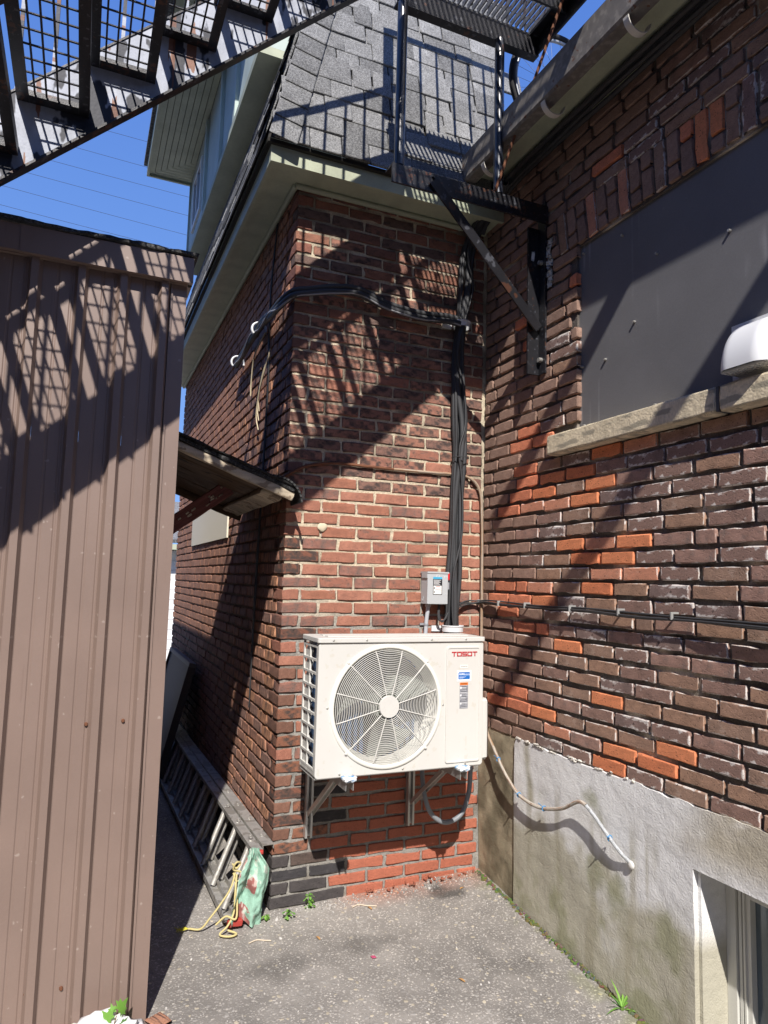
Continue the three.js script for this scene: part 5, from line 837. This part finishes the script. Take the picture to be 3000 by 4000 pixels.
// ---------- plants and litter on the ground ----------
const leafGreen = (c) => new THREE.MeshPhysicalMaterial({ color: c, roughness: 0.7, side: THREE.DoubleSide, transmission: 0.3, thickness: 0 });
const LG = [leafGreen(0x6fa23a), leafGreen(0x84b548), leafGreen(0x5b8f38)];
function mapleLeaf(s) {
  const o = [[0, 0], [0.10, 0.12], [0.34, 0.02], [0.30, 0.2], [0.55, 0.36], [0.36, 0.42], [0.38, 0.62], [0.18, 0.56], [0, 1], [-0.18, 0.56], [-0.38, 0.62], [-0.36, 0.42], [-0.55, 0.36], [-0.30, 0.2], [-0.34, 0.02], [-0.10, 0.12]];
  const g = new THREE.ShapeGeometry(new THREE.Shape(o.map(([x, y]) => new THREE.Vector2(x * s, y * s)))), p = g.attributes.position;
  for (let i = 0; i < p.count; i++) p.setZ(i, -0.35 * Math.abs(p.getX(i)) - 0.25 * p.getY(i) * p.getY(i) / s);
  g.computeVertexNormals(); return g;
}
{
  const w = thing('maple_seedling', 'maple seedling with four bright leaves in front of the brown shed', 'plant');
  const root = V(-0.765, 0.02, 0.82);
  part(w, 'stem', tube([[root.x, 0.0, root.z], [root.x - 0.004, 0.06, root.z], [root.x + 0.006, 0.115, root.z + 0.005]], 0.0018, 16, 5), M(0x7a5a3c, 0.8));
  for (const [dx, dy, dz, a, b, s] of [[0.012, 0.12, 0.0, -1.0, -1.1, 0.06], [-0.012, 0.10, 0.012, 1.0, -1.2, 0.06], [0.012, 0.095, 0.02, -2.6, -1.0, 0.062], [-0.01, 0.085, 0.02, 2.7, -1.1, 0.06], [-0.004, 0.115, -0.01, 0.3, -0.9, 0.035]]) { const g = mapleLeaf(s); g.rotateX(b + 0.5); g.rotateZ(a); g.translate(root.x + dx, dy, root.z + dz); part(w, 'leaf', g, pick(LG)); }
}
[[-0.035, 0.085, 0.05, 'small green weed at the foot of the brick corner'], [0.073, 0.105, 0.075, 'low clump of green weeds just right of the brick corner'], [0.20, 0.045, 0.07, 'upright weed growing from the cracked black brick'], [1.173, 1.209, 0.10, 'grassy weed in the crack below the parged foundation']].forEach(([x, z, s, label], q) => {
  const w = thing('weed', label, 'plant', 'weeds along the walls'), y = groundY(x, z), n = q === 3 ? 9 : 26;
  for (let k = 0; k < n; k++) {
    const a = rr(0, 6.28), r = rr(0.05, 1) * s * 0.5, h = q === 2 ? rr(0.1, 1) * s : rr(0.1, 0.5) * s, L = q === 3 ? rr(0.06, 0.10) : rr(0.012, 0.022), g = new THREE.PlaneGeometry(q === 3 ? 0.009 : L * 0.7, L, 2, 4), p = g.attributes.position;
    for (let i = 0; i < p.count; i++) { const t = p.getY(i) / L + 0.5; p.setXYZ(i, p.getX(i) * Math.sin(Math.PI * clamp(0.12 + 0.86 * t)), p.getY(i) + L / 2, -0.6 * t * t * L + 0.3 * Math.abs(p.getX(i))); }
    g.computeVertexNormals(); g.rotateX(-rr(0.3, 1.2)); g.rotateY(a); g.translate(x + (q === 3 ? 0 : r * Math.sin(a)), y + (q === 3 ? 0 : h), z + (q === 3 ? 0 : r * Math.cos(a))); part(w, 'leaf', g, pick(LG));
  }
  if (q === 2) part(w, 'stem', tube([[x, y, z], [x, y + 0.06, z - 0.01]], 0.002, 8, 5), LG[2]);
});
{
  // crumpled white bag at the shed's foot
  const g = new THREE.IcosahedronGeometry(1, 5), p = g.attributes.position;
  for (let i = 0; i < p.count; i++) { const x = p.getX(i), y = p.getY(i), z = p.getZ(i); const n = fbm(x * 3 + 9, y * 3 + z * 3, 1600, 4), r = Math.abs(fbm(x * 2.5 + z, y * 2.5 - z * 1.5, 1610, 3) - 0.5), k = 0.7 + 0.55 * n - 2.6 * Math.max(0, 0.13 - r); p.setXYZ(i, x * k * 0.16, Math.max(-0.03, y * k * 0.085), z * k * 0.085); }
  smoothN(g); g.translate(-0.81, 0.035, 0.80);
  const b = thing('plastic_bag', 'crumpled white plastic bag on the ground against the shed', 'bag'); part(b, 'bag_body', g, P(0xe9ebec, 0.35, { clearcoat: 0.3 }));
  part(b, 'bag_mouth', tube([[-0.73, 0.05, 0.83], [-0.69, 0.055, 0.86], [-0.65, 0.03, 0.85], [-0.64, 0.02, 0.80]], 0.018, 30, 7), P(0xe3e6e8, 0.35));
  const plank = roughBox(0.07, 0.010, 0.08, 3, { r: 0.002 }); plank.rotateY(0.5); plank.translate(-0.60, 0.008, 0.72); solo('brick_chip', plank, brickSets.side[0], 'flat brown scrap lying at the corner of the shed', 'scrap');
}
{
  const dry = M(0xb48a58, 0.9), tw = M(0xd0c2ac, 0.9), list = [[0.48, 0.17, 0.3, 'dry leaf lying closest to the new red bricks'], [1.02, 0.16, 2.0, 'dry leaf on the asphalt near the inner brick corner'], [0.15, 0.34, 0.2, 'dry leaf on the asphalt below the brick corner weeds'], [0.62, 0.86, 0.4, 'dry leaf farthest out on the asphalt']];
  list.forEach(([x, z, a, label], i) => { const g = new THREE.PlaneGeometry(0.012, 0.035, 2, 4), p = g.attributes.position; for (let k = 0; k < p.count; k++) { const t = p.getY(k) / 0.035 + 0.5; p.setXYZ(k, p.getX(k) * Math.sin(Math.PI * clamp(0.1 + 0.85 * t)), p.getY(k), 0.004 * Math.sin(t * 3)); } g.computeVertexNormals(); g.rotateX(-Math.PI / 2); g.rotateY(a); g.translate(x, groundY(x, z) + 0.004, z); solo('dry_leaf', g, new THREE.MeshStandardMaterial({ color: 0xb48a58, roughness: 0.9, side: THREE.DoubleSide }), label, 'leaf', 'dry leaves on the asphalt'); });
  const twig = (pts, label) => solo('twig', tube(pts.map(([x, z]) => [x, groundY(x, z) + 0.005, z]), 0.0028, 20, 6), tw, label, 'twig');
  twig([[-0.16, 0.27], [-0.12, 0.255], [-0.09, 0.27], [-0.06, 0.285]], 'pale curved twig on the asphalt near the ladder'); twig([[0.40, 0.13], [0.44, 0.118], [0.47, 0.14], [0.52, 0.165]], 'pale curved twig on the asphalt below the new bricks');
  const pet = []; for (let k = 0; k < 5; k++) { const g = new THREE.SphereGeometry(0.008, 6, 5); g.scale(0.5, 0.35, 1.3); g.rotateY(k * 1.2); g.translate(0.33 + 0.006 * Math.cos(k * 1.2), groundY(0.33, 0.58) + 0.006, 0.58 + 0.006 * Math.sin(k * 1.2)); pet.push(g); } solo('petal', merge(pet), M(0xb04a6a, 0.7), 'tiny pink flower fallen on the asphalt', 'flower');
  // moss and dirt in the gap at the foot of the foundation
  { const mg = new THREE.IcosahedronGeometry(1, 1), mo = new THREE.InstancedMesh(mg, M(0xffffff, 1), 700), m4 = new THREE.Matrix4(), q4 = new THREE.Quaternion(), c4 = new THREE.Color();
    for (let k = 0; k < 700; k++) { const z = rr(0.02, 2.1), x = 1.205 - Math.abs(rr(0, 0.035)) * rr(0.2, 1), g = rnd() < 0.55, s = rr(0.003, 0.010); q4.setFromEuler(new THREE.Euler(rr(0, 3), rr(0, 3), rr(0, 3))); m4.compose(V(x, groundY(x, z) + s * 0.2, z), q4, V(s, s * 0.6, s * 1.3)); mo.setMatrixAt(k, m4); mo.setColorAt(k, g ? c4.setRGB(rr(0.06, 0.12), rr(0.09, 0.15), 0.03) : c4.setRGB(rr(0.05, 0.16), rr(0.045, 0.13), rr(0.03, 0.1))); }
    mo.name = 'moss'; mo.userData = { label: 'moss and dirt along the foot of the parged foundation', category: 'moss', kind: 'stuff' }; mo.castShadow = mo.receiveShadow = true; scene.add(mo); }
  // loose chips of stone
  const pg = new THREE.IcosahedronGeometry(1, 0), im = new THREE.InstancedMesh(pg, M(0xffffff, 0.9), 900), mm = new THREE.Matrix4(), qq = new THREE.Quaternion(), cc = new THREE.Color();
  for (let k = 0; k < 900; k++) { const edge = rnd() < 0.4, x = edge ? rr(0.0, 1.15) : rr(-0.6, 1.2), z = edge ? Math.abs(rr(0.005, 0.10)) : rr(0.05, 2.0), s = rr(0.0018, 0.005) * (rnd() < 0.05 ? 2 : 1); qq.setFromEuler(new THREE.Euler(rr(0, 3), rr(0, 3), rr(0, 3))); mm.compose(V(x, groundY(x, z) + s * 0.4, z), qq, V(s * rr(0.8, 1.5), s * 0.7, s)); im.setMatrixAt(k, mm); const t = rr(0.18, 0.55), red = edge && x > 0.4 && rnd() < 0.45; im.setColorAt(k, red ? cc.setRGB(0.42, 0.17, 0.10) : cc.setRGB(t, t * 0.96, t * 0.9)); }
  im.name = 'loose_gravel'; im.userData = { label: 'loose pale stone chips scattered over the asphalt', category: 'gravel', kind: 'stuff' }; im.castShadow = im.receiveShadow = true; scene.add(im);
}
renderer.render(scene, camera);
